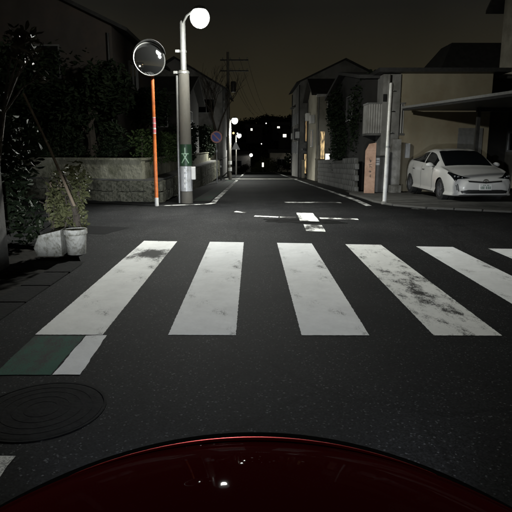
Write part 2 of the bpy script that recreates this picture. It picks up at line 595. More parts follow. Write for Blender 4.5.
def leaves(mb, blobs, n, size, flat=0.0):
    """leaf-sized folded faces spread through the volumes of several blobs (cx,cy,cz,rx,ry,rz)"""
    wts = np.array([b_[3] * b_[4] * b_[5] for b_ in blobs]) ** 0.8
    wts /= wts.sum()
    cnt = rng.multinomial(n, wts)
    for b_, k in zip(blobs, cnt):
        for _ in range(k):
            d = rng.normal(size=3)
            d /= np.linalg.norm(d)
            rr = rng.random() ** 0.42
            p = np.array(b_[:3]) + d * rr * np.array(b_[3:6])
            a = rng.normal(size=3)
            a[2] *= 0.6
            a /= np.linalg.norm(a)
            c_ = np.cross(a, rng.normal(size=3))
            c_ /= np.linalg.norm(c_)
            s_ = size * rng.uniform(0.6, 1.4)
            nrm = np.cross(a, c_)
            wl = s_ * rng.uniform(0.30, 0.52)
            up_l = nrm * s_ * 0.16
            A = p - a * s_
            B = p + a * s_
            k0 = len(mb.v)
            mb.v += [tuple(A), tuple(p - a * s_ * .35 + c_ * wl + up_l), tuple(p + a * s_ * .4 + c_ * wl * .8 + up_l), tuple(B),
                     tuple(p + a * s_ * .4 - c_ * wl * .8 + up_l), tuple(p - a * s_ * .35 - c_ * wl + up_l)]
            mb.f += [(k0, k0 + 1, k0 + 2, k0 + 3), (k0, k0 + 3, k0 + 4, k0 + 5)]
    return mb


def tree(name, label, base, h, blobs, n, size, leaf, group=None, trunk_r=0.14, cat='tree'):
    t_ = thing(name, label, cat, base, 0, group)
    mb = MB()
    top = min(b_[2] for b_ in blobs) if blobs else h
    mb.tube([(0, 0, -0.1), (0.03, 0.02, h * 0.25), (-0.04, 0.03, h * 0.55), (0.02, 0, h * 0.8)],
            [trunk_r * 1.25, trunk_r, trunk_r * 0.75, trunk_r * 0.35], 8)
    for b_ in blobs:
        s_ = Vector((0, 0, min(h * 0.5, b_[2] * 0.6)))
        e = Vector(b_[:3])
        mid = s_.lerp(e, 0.5) + Vector((0, 0, 0.1))
        mb.tube([s_, mid, e], [trunk_r * 0.5, trunk_r * 0.33, trunk_r * 0.12], 6)
    mb.build('trunk', 'bark', t_)
    leaves(MB(), [], 0, 0) if False else None
    leaves(cr := MB(), blobs, n, size).build('crown', leaf, t_)
    return t_


def lamp_glow(parent, loc, power):
    ld = bpy.data.lights.new('lamp_glow', 'POINT')
    ld.energy = power
    ld.color = LAMP_COL[:3]
    ld.shadow_soft_size = 0.09
    lo = bpy.data.objects.new('lamp_glow', ld)
    col.objects.link(lo)
    lo.parent = parent
    lo.location = loc
    return lo


def lamp_light(parent, loc, power, tilt=10, half=80, turn=25, blend=.65):
    ld = bpy.data.lights.new('lamp_light', 'SPOT')
    ld.energy = power
    ld.color = LAMP_COL[:3]
    ld.spot_size = R(2 * half)
    ld.spot_blend = blend
    ld.shadow_soft_size = 0.10
    lo = bpy.data.objects.new('lamp_light', ld)
    col.objects.link(lo)
    lo.parent = parent
    lo.location = loc
    lo.rotation_euler = (R(-tilt), 0, R(turn))
    return lo


def window(parent, c, wd, ht, axis, pane='glass_dark', frame='metal_grey', fr=0.05, label=None, bars=0):
    """framed pane on a wall; axis is the outward direction"""
    ax = Vector(axis)
    side = Vector((0, 0, 1)).cross(ax)
    up = Vector((0, 0, 1))
    c = Vector(c)
    rz = math.atan2(side.y, side.x)
    mb = MB()
    for s_ in (-1, 1):
        mb.box(c + side * s_ * (wd / 2 - fr / 2) + ax * 0.03, (fr, 0.09, ht), rz)
        mb.box(c + up * s_ * (ht / 2 - fr / 2) + ax * 0.03, (wd - 2 * fr, 0.088, fr), rz)
    for k in range(bars):
        mb.box(c + side * (wd * ((k + 1) / (bars + 1) - 0.5)) + ax * 0.025, (fr * 0.8, 0.07, ht - 2 * fr), rz)
    f_ = mb.build('window', frame, parent)
    p_ = MB().box(c + ax * 0.012, (wd - 2 * fr + 0.004, 0.02, ht - 2 * fr + 0.004), rz).build('pane', pane, f_)
    if label:
        f_['label'] = label
    return f_


def gable_roof(parent, x0, x1, y0, y1, ze, zr, axis='Y', ov=0.4, mat='roof_tile', th=0.12):
    """ridge along the given axis"""
    mb = MB()
    if axis == 'Y':
        xm = (x0 + x1) / 2
        sl = (zr - ze) / (xm - x0)
        P = [(x0 - ov, ze - ov * sl), (xm, zr), (x1 + ov, ze - ov * sl)]
        for (a, b_) in ((P[0], P[1]), (P[1], P[2])):
            V = []
            for y in (y0 - ov, y1 + ov):
                V += [(a[0], y, a[1]), (b_[0], y, b_[1]), (b_[0], y, b_[1] + th), (a[0], y, a[1] + th)]
            mb.add(V, [(0, 1, 2, 3), (4, 7, 6, 5), (0, 4, 5, 1), (1, 5, 6, 2), (2, 6, 7, 3), (3, 7, 4, 0)])
        gm = MB().add([(x0, y0 + .01, ze), (x1, y0 + .01, ze), (xm, y0 + .01, zr), (x0, y1 - .01, ze), (x1, y1 - .01, ze), (xm, y1 - .01, zr)],
                      [(0, 1, 2), (3, 5, 4), (0, 3, 4, 1)])
    else:
        ym = (y0 + y1) / 2
        sl = (zr - ze) / (ym - y0)
        P = [(y0 - ov, ze - ov * sl), (ym, zr), (y1 + ov, ze - ov * sl)]
        for (a, b_) in ((P[0], P[1]), (P[1], P[2])):
            V = []
            for x in (x0 - ov, x1 + ov):
                V += [(x, a[0], a[1]), (x, b_[0], b_[1]), (x, b_[0], b_[1] + th), (x, a[0], a[1] + th)]
            mb.add(V, [(0, 1, 2, 3), (4, 7, 6, 5), (0, 4, 5, 1), (1, 5, 6, 2), (2, 6, 7, 3), (3, 7, 4, 0)])
        gm = MB().add([(x0 + .01, y0, ze), (x0 + .01, y1, ze), (x0 + .01, ym, zr), (x1 - .01, y0, ze), (x1 - .01, y1, ze), (x1 - .01, ym, zr)],
                      [(0, 1, 2), (3, 5, 4), (0, 3, 4, 1)])
    r_ = mb.build('roof', mat, parent)
    return r_, gm


# ------------------------------------------------------------------ ground, road, markings
gm = []
xs = [-1500, -300, -80, -30, -14, -6, -3, 0, 3, 6, 14, 30, 80, 300, 1500]
ys = [-1500, -200, -40, -10, 0, 6, 10, 12.5, 13, 13.5, 14, 14.5, 15, 15.5, 20, 30, 45, 60, 74, 79, 84, 100, 160, 400, 2000]
V = [(x, y, prof(y) - 0.05) for y in ys for x in xs]
F = [(j * len(xs) + i, j * len(xs) + i + 1, (j + 1) * len(xs) + i + 1, (j + 1) * len(xs) + i) for j in range(len(ys) - 1) for i in range(len(xs) - 1)]
g = MB().add(V, F).build('ground', 'soil')
g['kind'] = 'structure'

# the crossing street runs a little askew: its far side comes nearer to the right
road_out = [(-2.05, -25), (5.2, -25), (5.2, 4.9), (60, -14.0), (60, -3.6), (20, 7.0), (8, 10.62), (5.57, 11.5), (3.95, 12.3),
            (3.35, 12.95), (3.12, 13.9), (3.12, 20), (3.12, 84), (-2.3, 84), (-2.3, 20), (-2.3, 14.2), (-2.45, 13.78), (-60, 33.4), (-60, 26.5),
            (-3.2, 7.62), (-2.35, 7.05), (-2.05, 6.3)]
road = sheet('road', road_out, 'asphalt', 0.0, kind='structure', step=1.0, sub=50)

# crosswalk
far = [(-1.63, 7.97), (-0.635, 7.88), (0.36, 7.78), (1.345, 7.66), (2.32, 7.48), (3.27, 7.31), (4.24, 7.18)]
for k, (x, yf) in enumerate(far):
    mat = {0: 'paint_scuffed', 3: 'paint_worn'}.get(k, 'paint_white')
    x1 = x + 0.505
    near = 3.83 - 0.012 * k
    st = sheet('crosswalk_stripe', [(x, near), (x1, near - .008), (x1 - .008, yf - 0.05), (x - .008, yf)], mat, 0.003, road, step=60,
               jit=0.0022, sub=0.016, org=(x, 3.83, 0))
# green foot lane and its white line on the near left
sheet('green_lane', [(-1.60, 3.10), (-1.245, 3.10), (-1.25, 3.80), (-1.62, 3.80)], 'paint_green', 0.0035, road, step=60, jit=0.004, sub=0.05)
sheet('edge_line', [(-1.235, 3.10), (-1.065, 3.10), (-1.09, 3.81), (-1.242, 3.80)], 'paint_white', 0.004, road, step=60, jit=0.004, sub=0.05)
sheet('edge_line', [(-1.24, -3.0), (-1.075, -3.0), (-1.075, 2.21), (-1.24, 2.21)], 'paint_line', 0.004, road, step=60, jit=0.004, sub=0.08)
sheet('green_lane', [(-1.62, -3.0), (-1.25, -3.0), (-1.25, 2.20), (-1.62, 2.20)], 'paint_green', 0.0035, road, step=60, jit=0.004, sub=0.08)
# far side, left edge line with its turn round the corner, and the worn green lane
sheet('edge_line', [(-2.33, 12.90), (-1.22, 13.26), (-1.04, 13.40), (-0.93, 13.72), (-1.08, 13.80), (-1.13, 13.56), (-1.28, 13.40), (-2.36, 13.04)], 'paint_line', 0.004, road, step=1.0, sub=0.2, jit=0.004)
sheet('edge_line', [(-0.95, 13.95), (-0.93, 33.9), (-1.09, 33.9), (-1.09, 14.0)], 'paint_line', 0.004, road, step=1.0, sub=0.4, jit=0.004)
sheet('edge_line', [(-0.93, 38.4), (-0.93, 69.5), (-1.09, 69.5), (-1.09, 38.4)], 'paint_line', 0.004, road, step=1.0, sub=3)
sheet('green_lane', [(-1.14, 14.2), (-1.13, 33.8), (-1.62, 33.8), (-1.62, 14.2)], 'paint_green_old', 0.0035, road, step=1.0, sub=0.4, jit=0.004)
# right edge line
sheet('edge_line', [(2.72, 12.9), (2.87, 12.95), (2.87, 36.0), (2.72, 36.0)], 'paint_line', 0.004, road, step=1.0, sub=0.4, jit=0.004)
sheet('edge_line', [(2.72, 38.4), (2.87, 38.4), (2.87, 69.5), (2.72, 69.5)], 'paint_line', 0.004, road, step=1.0, sub=3)
sheet('stop_line', [(0.82, 13.72), (2.26, 13.66), (2.26, 13.98), (0.82, 14.02)], 'paint_faded', 0.004, road, step=0.5, sub=0.06, jit=0.008)
sheet('stop_line', [(-0.9, 69.6), (2.7, 69.6), (2.7, 70.4), (-0.9, 70.4)], 'paint_line', 0.004, road, step=1.0, sub=3)
sheet('paving_band', [(-1.9, 36.3), (3.05, 36.3), (3.05, 38.1), (-1.9, 38.1)], 'concrete', 0.004, road, step=0.5, sub=3)
# centre mark of the crossing: a broken cross
sheet('crossing_mark', [(-0.42, 11.66), (-0.18, 11.50), (-0.13, 11.62), (-0.37, 11.86)], 'paint_faded', 0.004, road, step=60, jit=0.006, sub=0.05)
sheet('crossing_mark', [(0.02, 10.88), (0.50, 10.70), (0.52, 10.85), (0.04, 11.05)], 'paint_line', 0.004, road, step=60, jit=0.006, sub=0.05)
sheet('crossing_mark', [(0.54, 10.72), (0.86, 10.66), (0.86, 10.80), (0.55, 10.86)], 'paint_faded', 0.004, road, step=60, jit=0.006, sub=0.05)
sheet('crossing_mark', [(0.90, 10.20), (1.26, 10.12), (1.28, 11.45), (0.93, 11.52)], 'paint_line', 0.004, road, step=60, jit=0.006, sub=0.05)
sheet('crossing_mark', [(1.32, 10.52), (2.05, 10.34), (2.06, 10.52), (1.33, 10.72)], 'paint_line', 0.004, road, step=60, jit=0.006, sub=0.05)
sheet('crossing_mark', [(0.89, 8.93), (1.21, 8.84), (1.24, 9.62), (0.92, 9.72)], 'paint_line', 0.004, road, step=60, jit=0.006, sub=0.05)
sheet('crossing_mark', [(3.62, 12.28), (4.12, 12.02), (4.16, 12.10), (3.66, 12.36)], 'paint_faded', 0.004, road, step=60, jit=0.006, sub=0.05)

sheet('tar_patch', [(0.28, 10.05), (1.0, 9.85), (1.75, 9.82), (1.62, 10.22), (1.3, 10.48), (0.62, 10.62), (0.2, 10.5)], 'tar', 0.0028, road, step=60, jit=0.07, sub=0.10)
sheet('repair_patch', [(-6.6, 9.6), (-2.4, 8.6), (-2.15, 9.35), (-6.4, 10.6)], 'asphalt_patch', 0.0022, road, step=60, jit=0.01, sub=0.15)
sheet('repair_patch', [(1.9, 0.5), (2.9, 0.5), (2.95, 3.3), (1.92, 3.3)], 'asphalt_patch', 0.0022, road, step=60, jit=0.01, sub=0.15)
# manhole cover with ribs
mh = MB().lathe([(0.315, -0.002), (0.315, 0.003), (0.30, 0.0045)], n=40).build('manhole_cover', 'iron', road, org=(1.06, -2.62, 0))
mh.location = (-1.13, 2.66, 0)
mh.data.transform(Matrix.Translation((1.06, -2.62, 0)))
rb = MB()
for r0 in (0.08, 0.14, 0.20, 0.255):
    rb.lathe([(r0, 0.004), (r0, 0.0058), (r0 + 0.012, 0.0058), (r0 + 0.012, 0.004)], n=36, cap=False)
rb.lathe([(0.320, -0.002), (0.320, 0.0045), (0.335, 0.0045), (0.335, -0.002)], n=40, cap=False)
rb.build('rib', 'iron', mh)

# near-left gutter slabs along the road edge
gut = MB()
gutter = MB().box((-2.2, 1.5, -0.02), (0.02, 0.02, 0.02)).build('gutter', 'concrete_dark')
gutter['kind'] = 'structure'
sl_me = None
y = -4.0
while y < 6.4:
    if sl_me is None:
        o = MB().bevbox((0, 0, 0), (0.30, 0.58, 0.03), 0.006).build('slab', 'gutter_slab', gutter)
        sl_me = o.data
    else:
        o = mk('slab', sl_me, None, gutter)
    o.location = (-2.215 + random.uniform(-.006, .006), y, -0.011 + random.uniform(-.002, .002))
    y += 0.6

# right corner: kerb stones and the concrete forecourt behind them
apron = MB()
edge = [(3.14, 17.5), (3.14, 13.95), (3.37, 12.98), (3.97, 12.33), (5.57, 11.53), (8, 10.65), (16, 8.25)]
inner = [(p[0] + 0.10, p[1] + 0.12) for p in edge]
pl = inner + [(16, 18.9), (3.24, 18.9)]
apron = sheet('forecourt', pl, 'concrete_dark', 0.025, kind='structure', step=1.0, sub=50)
kerb = MB().box((3.3, 14.6, -0.05), (0.05, 0.05, 0.02)).build('kerb', 'concrete')
kerb['kind'] = 'structure'
for i in range(len(edge) - 1):
    a = Vector((*edge[i], 0))
    b_ = Vector((*edge[i + 1], 0))
    ln = (b_ - a).length
    n = max(1, round(ln / 0.6))
    ang = math.atan2((b_ - a).y, (b_ - a).x)
    kme = MB().bevbox((0, 0, 0), (ln / n - 0.012, 0.15, 0.20), 0.018).build('kerb_stone', 'concrete_dark', kerb)
    for k in range(n):
        p = a.lerp(b_, (k + 0.5) / n)
        o = kme if k == 0 else mk('kerb_stone', kme.data, None, kerb)
        o.location = (p.x + 0.06, p.y + 0.05, prof(p.y) - 0.062 + random.uniform(-.003, .003))
        o.rotation_euler = (0, 0, ang + random.uniform(-.006, .006))

# ------------------------------------------------------------------ left: two-tier corner wall
DX, DY = -0.947, 0.322                      # direction of the side street to the left
C0 = Vector((-2.42, 13.86, 0))
corner_wall = thing('corner_wall', 'two-tier rubble and rendered wall round the left street corner', 'wall', (C0.x, C0.y, 0))


def cw(p):
    return Vector(p) - C0


# core of the lower tier (mortar) and the stones set on it
A0 = C0 + Vector((DX, DY, 0)) * 14
core = MB()
core.prism([tuple(cw((C0.x - 0.05, C0.y + 0.06, 0))[:2]), tuple(cw((C0.x - 0.05, 60, 0))[:2]), tuple(cw((C0.x - 0.7, 60, 0))[:2]),
            tuple(cw((C0.x - 0.7, C0.y + 0.9, 0))[:2]), tuple((cw(A0) + Vector((0.2, 0.7, 0)))[:2]), tuple((cw(A0) + Vector((0.02, 0.06, 0)))[:2])], -1.6, 0.53)
core.build('wall_core', 'mortar', corner_wall)
stone_meshes = []
for k in range(8):
    bm = bmesh.new()
    bmesh.ops.create_cube(bm, size=1)
    bmesh.ops.subdivide_edges(bm, edges=bm.edges[:], cuts=1, use_grid_fill=True)
    for v in bm.verts:
        q = v.co
        rr = 0.95 if sum(abs(c_) > .4 for c_ in q) == 3 else (0.985 if sum(abs(c_) > .4 for c_ in q) == 2 else 1.0)
        v.co = Vector((q.x * rr + random.uniform(-.05, .05), q.y * rr + random.uniform(-.06, .06), q.z * rr + random.uniform(-.05, .05)))
    me = bpy.data.meshes.new('stone')
    bm.to_mesh(me)
    bm.free()
    me.materials.append(MATS['rubble'])
    stone_meshes.append(me)


def stones(p0, d, nrm, length, h, base):
    """two courses of uneven stones along a line; nrm is the outward direction"""
    ang = math.atan2(d.y, d.x)
    for c_ in range(2):
        x = 0.0
        while x < length:
            wd = random.uniform(0.22, 0.42) * (1 + x / 40)
            ht = h / 2
            p = p0 + d * (x + wd / 2)
            o = mk('stone', random.choice(stone_meshes), None, corner_wall)
            if nrm.y > -0.2 and nrm.x > 0.5:
                o.rotation_euler = (random.uniform(-.04, .04), random.uniform(-.05, .05), math.atan2(nrm.y, nrm.x) + math.pi / 2)
            else:
                o.rotation_euler = (random.uniform(-.02, .02), random.uniform(-.04, .04), ang + math.pi)
            zb = base(p.y)
            o.location = cw(p + nrm * random.uniform(-.015, .0)) + Vector((0, 0, zb + (c_ + 0.5) * ht + random.uniform(-.012, .012)))
            o.scale = (wd * 1.0, 0.20, ht * 0.99)
            x += wd + 0.012


dl = Vector((DX, DY, 0))
nl = Vector((-DY, DX, 0)) if Vector((-DY, DX, 0)).y < 0 else Vector((DY, -DX, 0))
stones(C0.copy(), dl, nl, 11.0, 0.54, lambda yy: -0.01)
stones(Vector((C0.x, C0.y + 0.05, 0)), Vector((0, 1, 0)), Vector((1, 0, 0)), 24.0, 0.54, lambda yy: -0.01)
stones(Vector((C0.x, C0.y + 3.0, 0)), Vector((0, 1, 0)), Vector((1, 0, 0)), 21.0, 0.50, lambda yy: -0.51)
# ledge and upper rendered wall with piers and coping
off = 0.42
ci = Vector((C0.x - off, C0.y + off * 0.55, 0))
ai = ci + dl * 14


def wall_run(mb, p, q, th, z0, z1):
    p = Vector(p)
    q = Vector(q)
    d = (q - p).normalized()
    n_ = Vector((-d.y, d.x, 0)) * th / 2
    mb.prism([tuple(cw(p + n_)[:2]), tuple(cw(p - n_)[:2]), tuple(cw(q - n_)[:2]), tuple(cw(q + n_)[:2])], z0, z1)


led = MB()
led.prism([tuple(cw(C0 + Vector((0.02, -0.03, 0)))[:2]), (0.02, 46), (-0.75, 46), (-0.75, 0.95), tuple((cw(A0) + Vector((.2, .75, 0)))[:2]), tuple((cw(A0) + Vector((0, -.03, 0)))[:2])], 0.532, 0.575)
led.build('ledge', 'concrete_dark', corner_wall)
nseg = 7
for k in range(nseg):
    up_ = MB()
    p = ci + dl * (14 * k / nseg + (0.01 if k else 0))
    q = ci + dl * (14 * (k + 1) / nseg)
    wall_run(up_, p, q, 0.16, 0.576, 1.06)
    up_.build('wall_panel', 'wall_render', corner_wall)
for k in range(12):
    up_ = MB()
    p = Vector((ci.x - .08, ci.y + 0.10 + 2.6 * k + 0.01, 0))
    q = Vector((ci.x - .08, ci.y + 0.10 + 2.6 * (k + 1), 0))
    wall_run(up_, p, q, 0.16, 0.576, 1.06 if k < 8 else 0.86)
    up_.build('wall_panel', 'wall_render', corner_wall)
cp = MB()
wall_run(cp, ci - dl * 0.02, ai, 0.24, 1.062, 1.115)
wall_run(cp, Vector((ci.x - .08, ci.y + 0.24, 0)), Vector((ci.x - .08, ci.y + 20.8, 0)), 0.24, 1.062, 1.112)
cp.build('coping', 'wall_render', corner_wall)

# soil behind the wall
gb = MB().prism([(ci.x - .2, ci.y + .5), (ci.x - .2, 60), (-40, 60), (-40, 27.2), (ai.x, ai.y + .5)], -2.2, 0.78).build('garden_terrace', 'soil')
gb['kind'] = 'structure'


# hedge and garden trees on the terrace
def bushy(n, cx, cy, cz, rx, ry, rz, k=0.5):
    return [(cx + random.uniform(-rx, rx) * .7, cy + random.uniform(-ry, ry) * .7, cz + random.uniform(-rz, rz) * .7,
             rx * random.uniform(k, k + .35), ry * random.uniform(k, k + .35), rz * random.uniform(k, k + .35)) for _ in range(n)]


hd = thing('hedge', 'clipped box hedge on the corner wall behind the mirror post', 'hedge', (-3.05, 15.0, 0.78))
mb = MB()
bl = []
for yy in np.arange(0, 7, 0.45):
    bl += [(0, yy, z, 0.36, 0.36, 0.34) for z in (0.35, 0.8)]
leaves(mb, bl, 5200, 0.055)
mb.build('foliage', 'leaf_hedge', hd)
for yy in np.arange(0, 7, 0.7):
    MB().tube([(0, yy, -.1), (0.02, yy, .9)], [.03, .015], 6).build('stem', 'bark', hd)

tree('garden_tree', 'dark round garden tree above the wall left of the mirror', (-5.0, 17.0, 0.78), 2.9, bushy(9, 0, 0, 2.1, 1.1, 0.9, 1.0), 5200, 0.085, 'leaf_dark', 'dark garden trees above the corner wall')
tree('garden_tree', 'broad dark tree over the wall between the leaning stick and the mirror', (-7.4, 17.6, 0.78), 3.4, bushy(10, 0, 0, 2.5, 1.4, 1.0, 1.2), 6200, 0.09, 'leaf_dark', 'dark garden trees above the corner wall')
tree('garden_tree', 'tall dark tree in front of the brown gabled house', (-6.2, 19.6, 0.78), 4.0, bushy(10, 0, 0, 2.9, 1.2, 1.0, 1.2), 5200, 0.10, 'leaf_dark', 'dark garden trees above the corner wall')
tree('garden_tree', 'small dark tree beside the brown gabled house, nearest the utility pole', (-3.7, 19.8, 0.78), 2.4, bushy(7, 0, 0, 1.7, 0.7, 0.7, 0.8), 3000, 0.08, 'leaf_dark', 'dark garden trees above the corner wall')
for k in range(6):
    p = ci + dl * (1.3 + k * 1.35)
    sh = thing('shrub', ['low shrub on the corner wall right of the orange post', 'second low shrub along the wall left of the orange post', 'third low shrub along the wall left of the orange post',
                         'fourth low shrub along the wall left of the orange post', 'fifth low shrub along the wall left of the orange post', 'low shrub on the wall farthest from the orange post'][k] if k else 'low shrub on the corner wall just left of the orange post',
               'shrub', (p.x, p.y + 0.75, 0.78), 0, 'shrubs along the corner wall')
    leaves(MB(), bushy(6, 0, 0, 0.55, 0.6, 0.35, 0.55), 1700, 0.06).build('foliage', 'leaf_dark', sh)
    mb = MB()
    for j in range(4):
        mb.tube([(0, 0, -.05), (random.uniform(-.3, .3), random.uniform(-.15, .15), .6)], [.025, .008], 5)
    mb.build('stem', 'bark', sh)

# ------------------------------------------------------------------ convex traffic mirror on its orange post
mir = thing('traffic_mirror', 'convex traffic mirror with hood on an orange post at the left corner', 'mirror', (-2.32, 12.95, 0))
MB().lathe([(0.044, 0.20), (0.044, 3.62), (0.036, 3.64)], n=14).build('post', 'orange_metal', mir, smooth=True)
MB().lathe([(0.047, -0.02), (0.047, 0.20)], n=14).build('post_foot', 'white_metal', mir, smooth=True)
st = MB()
for k, (z0, z1) in enumerate([(1.72, 1.80), (1.835, 1.93), (1.95, 2.06)]):
    st.lathe([(0.0455, z0), (0.0455, z1)], n=14, cap=False)
st.build('reflective_sleeve', 'sign_pink', mir, smooth=True)
MB().lathe([(0.0448, 1.70), (0.0448, 2.075)], n=14, cap=False).build('sleeve_backing', 'sign_white', mir, smooth=True)
# dish: built facing -Y, then turned a little to the right
ROT = Matrix.Rotation(R(24), 4, 'Z') @ Matrix.Rotation(R(-4), 4, 'X')
Rd, Rs = 0.345, 1.05
dish = []
for i in range(13):
    r_ = Rd * (1 - i / 12) + 0.0005
    dish.append((r_, -(math.sqrt(Rs * Rs - r_ * r_) - math.sqrt(Rs * Rs - Rd * Rd))))
mz = 3.34


def mir_part(mb, name, mat):
    o = mb.build(name, mat, mir, smooth=True)
    o.data.transform(Matrix.Translation((-0.02, -0.16, mz)) @ ROT)
    return o


mir_part(MB().lathe(dish, n=40, axis='Y', cap=False), 'mirror_face', 'mirror')
mir_part(MB().lathe([(Rd - .004, 0.004), (Rd + .022, -0.012), (Rd + .03, 0.02), (Rd - 0.02, 0.06), (0.02, 0.075)], n=40, axis='Y'), 'rim', 'metal_grey')
hv = []
hf = []
for i in range(21):
    a = R(18 + i * 144 / 20)
    for j, (dy, rr) in enumerate([(0.03, Rd + .032), (-0.15 * math.sin((i) / 20 * math.pi) ** .6 - 0.01, Rd + .045), (-0.15 * math.sin((i) / 20 * math.pi) ** .6 - 0.01, Rd + .052), (0.03, Rd + .04)]):
        hv.append((rr * math.cos(a), dy, rr * math.sin(a)))
for i in range(20):
    for j in range(4):
        hf.append((i * 4 + j, i * 4 + (j + 1) % 4, (i + 1) * 4 + (j + 1) % 4, (i + 1) * 4 + j))
mir_part(MB().add(hv, hf), 'hood', 'metal_dark')
MB().box((0, -0.05, mz), (0.12, 0.16, 0.05)).box((0, 0, mz), (0.13, 0.13, 0.09)).build('bracket', 'galvanised', mir)

# ------------------------------------------------------------------ utility pole with the street lamp in front
PX, PY = -1.69, 13.74
up = thing('utility_pole', 'concrete utility pole with lit street lamp and green banner at left corner', 'pole', (PX, PY, 0))
MB().lathe([(0.155, -0.05), (0.148, 1.2), (0.132, 3.2), (0.12, 3.22)], n=20).build('shaft', 'pole_concrete', up, smooth=True)
MB().lathe([(0.075, 3.1), (0.07, 4.32), (0.05, 4.36)], n=16).build('lamp_pipe', 'galvanised', up, smooth=True)
MB().tube([(-0.185, -0.03, -0.03), (-0.18, -0.03, 1.6), (-0.165, -0.03, 3.1)], 0.03, 10).build('conduit', 'metal_grey', up, smooth=True)
for z in (3.17, 3.66):
    MB().lathe([(0.14 if z < 3.5 else 0.083, z - .025), (0.14 if z < 3.5 else 0.083, z + .025)], n=20).box((-0.19 if z < 3.5 else -0.13, -0.05, z), (0.10, 0.06, 0.06)).build('band', 'galvanised', up)
LX, LY, LZ = 0.54, -1.30, 4.14
MB().tube([(0, 0, 4.28), (0.16, -0.38, 4.40), (LX, LY, LZ + .24)], 0.028, 8).build('arm', 'galvanised', up, smooth=True)
MB().lathe([(0.05, 0.27), (0.11, 0.25), (0.14, 0.20), (0.14, 0.18)], (LX, LY, LZ - .03), n=24).build('lamp_cap', 'metal_grey', up, smooth=True)
MB().ico((LX, LY, LZ), 0.215, 3).build('lamp_globe', 'lamp_globe', up, smooth='all')
lamp_glow(up, (LX, LY, LZ - .32), 290.0)
lamp_light(up, (LX, LY, LZ - .25), LAMP_P * 1.08, 38, 64, 8, .85)          # two-lobed: towards the crossing
lamp_light(up, (LX + .02, LY + .02, LZ - .25), LAMP_P * .30, 60, 46, 142, .6)   # and down the street
# green school-zone banner with its sign, clear wrap below, meter box
ban = MB()


def arc_strip(mb, r, a0, a1, z0, z1, n=14):
    V = []
    F = []
    for i in range(n + 1):
        a = R(a0 + (a1 - a0) * i / n)
        V += [(r * math.sin(a), -r * math.cos(a), z0), (r * math.sin(a), -r * math.cos(a), z1)]
        if i:
            F.append((2 * i - 2, 2 * i, 2 * i + 1, 2 * i - 1))
    return mb.add(V, F)


bn = arc_strip(MB(), 0.156, -110, 110, 0.93, 1.46).build('banner', 'banner_green', up, smooth='all')
gl = MB()


def stroke(mb, x0, z0, x1, z1, wd, r=0.1575):
    """a flat stroke wrapped round the pole"""
    n = 6
    d = Vector((x1 - x0, z1 - z0))
    L_ = d.length
    nx, nz = -d.y / L_ * wd / 2, d.x / L_ * wd / 2
    V = []
    F = []
    for i in range(n + 1):
        t_ = i / n
        for s_ in (-1, 1):
            x = x0 + d.x * t_ + nx * s_
            z = z0 + d.y * t_ + nz * s_
            a = x / r
            V.append((r * math.sin(a), -r * math.cos(a), z))
        if i:
            F.append((2 * i - 2, 2 * i, 2 * i + 1, 2 * i - 1))
    mb.add(V, F)


gz = 1.13
stroke(gl, 0.0, gz + 0.25, 0.0, gz + 0.10, 0.026)
stroke(gl, -0.095, gz + 0.10, 0.095, gz + 0.10, 0.024)
stroke(gl, 0.055, gz + 0.10, -0.09, gz - 0.13, 0.026, 0.158)
stroke(gl, -0.055, gz + 0.10, 0.09, gz - 0.13, 0.026, 0.1584)
gl.build('banner_glyph', 'banner_glyph', bn)
arc_strip(MB(), 0.1575, -130, 130, 0.30, 0.92).build('plastic_wrap', 'plastic_wrap', up, smooth='all')
for k in range(4):
    stroke(wl_ := MB(), -0.02, 0.86 - k * 0.13, -0.02, 0.78 - k * 0.13, 0.03, 0.1592)
    wl_.build('wrap_lettering', 'sign_white', up)
MB().bevbox((0.195, -0.09, 0.75), (0.11, 0.12, 0.32), 0.012).build('meter_box', 'plastic_white', up)

# ------------------------------------------------------------------ near left: pots, cut bush, leaning stick, fence
NL = (-2.45, 6.95)
pot = MB().lathe([(0.115, 0.0), (0.135, 0.26), (0.15, 0.27), (0.15, 0.33), (0.135, 0.33), (0.125, 0.29)], n=22)
p1 = tag(pot.build('flower_pot', 'pot_white', smooth=True), 'round white concrete flower pot at the near left corner', 'flower pot')
p1.location = (-2.33, 6.98, 0.0)
bm_ = MB()
bm_.add([(-0.24, -.10, 0), (0.13, -.13, 0), (0.14, .13, 0), (-.20, .12, 0), (-0.20, -.10, 0.27), (0.13, -.13, 0.34), (0.13, .12, .34), (-.14, .11, .29), (-0.30, -.06, 0.10), (-.27, .06, .10)],
        [(0, 3, 2, 1), (4, 5, 6, 7), (0, 1, 5, 4), (1, 2, 6, 5), (2, 3, 7, 6), (0, 4, 8), (3, 9, 7), (0, 8, 9, 3), (8, 4, 7, 9)])
p2 = tag(bm_.build('broken_planter', 'pot_white'), 'slanted white broken planter block beside the round pot', 'planter')
p2.location = (-2.59, 6.93, 0.0)
p2.scale = (.85, 1, 1)
p2.rotation_euler = (0, 0, R(6))

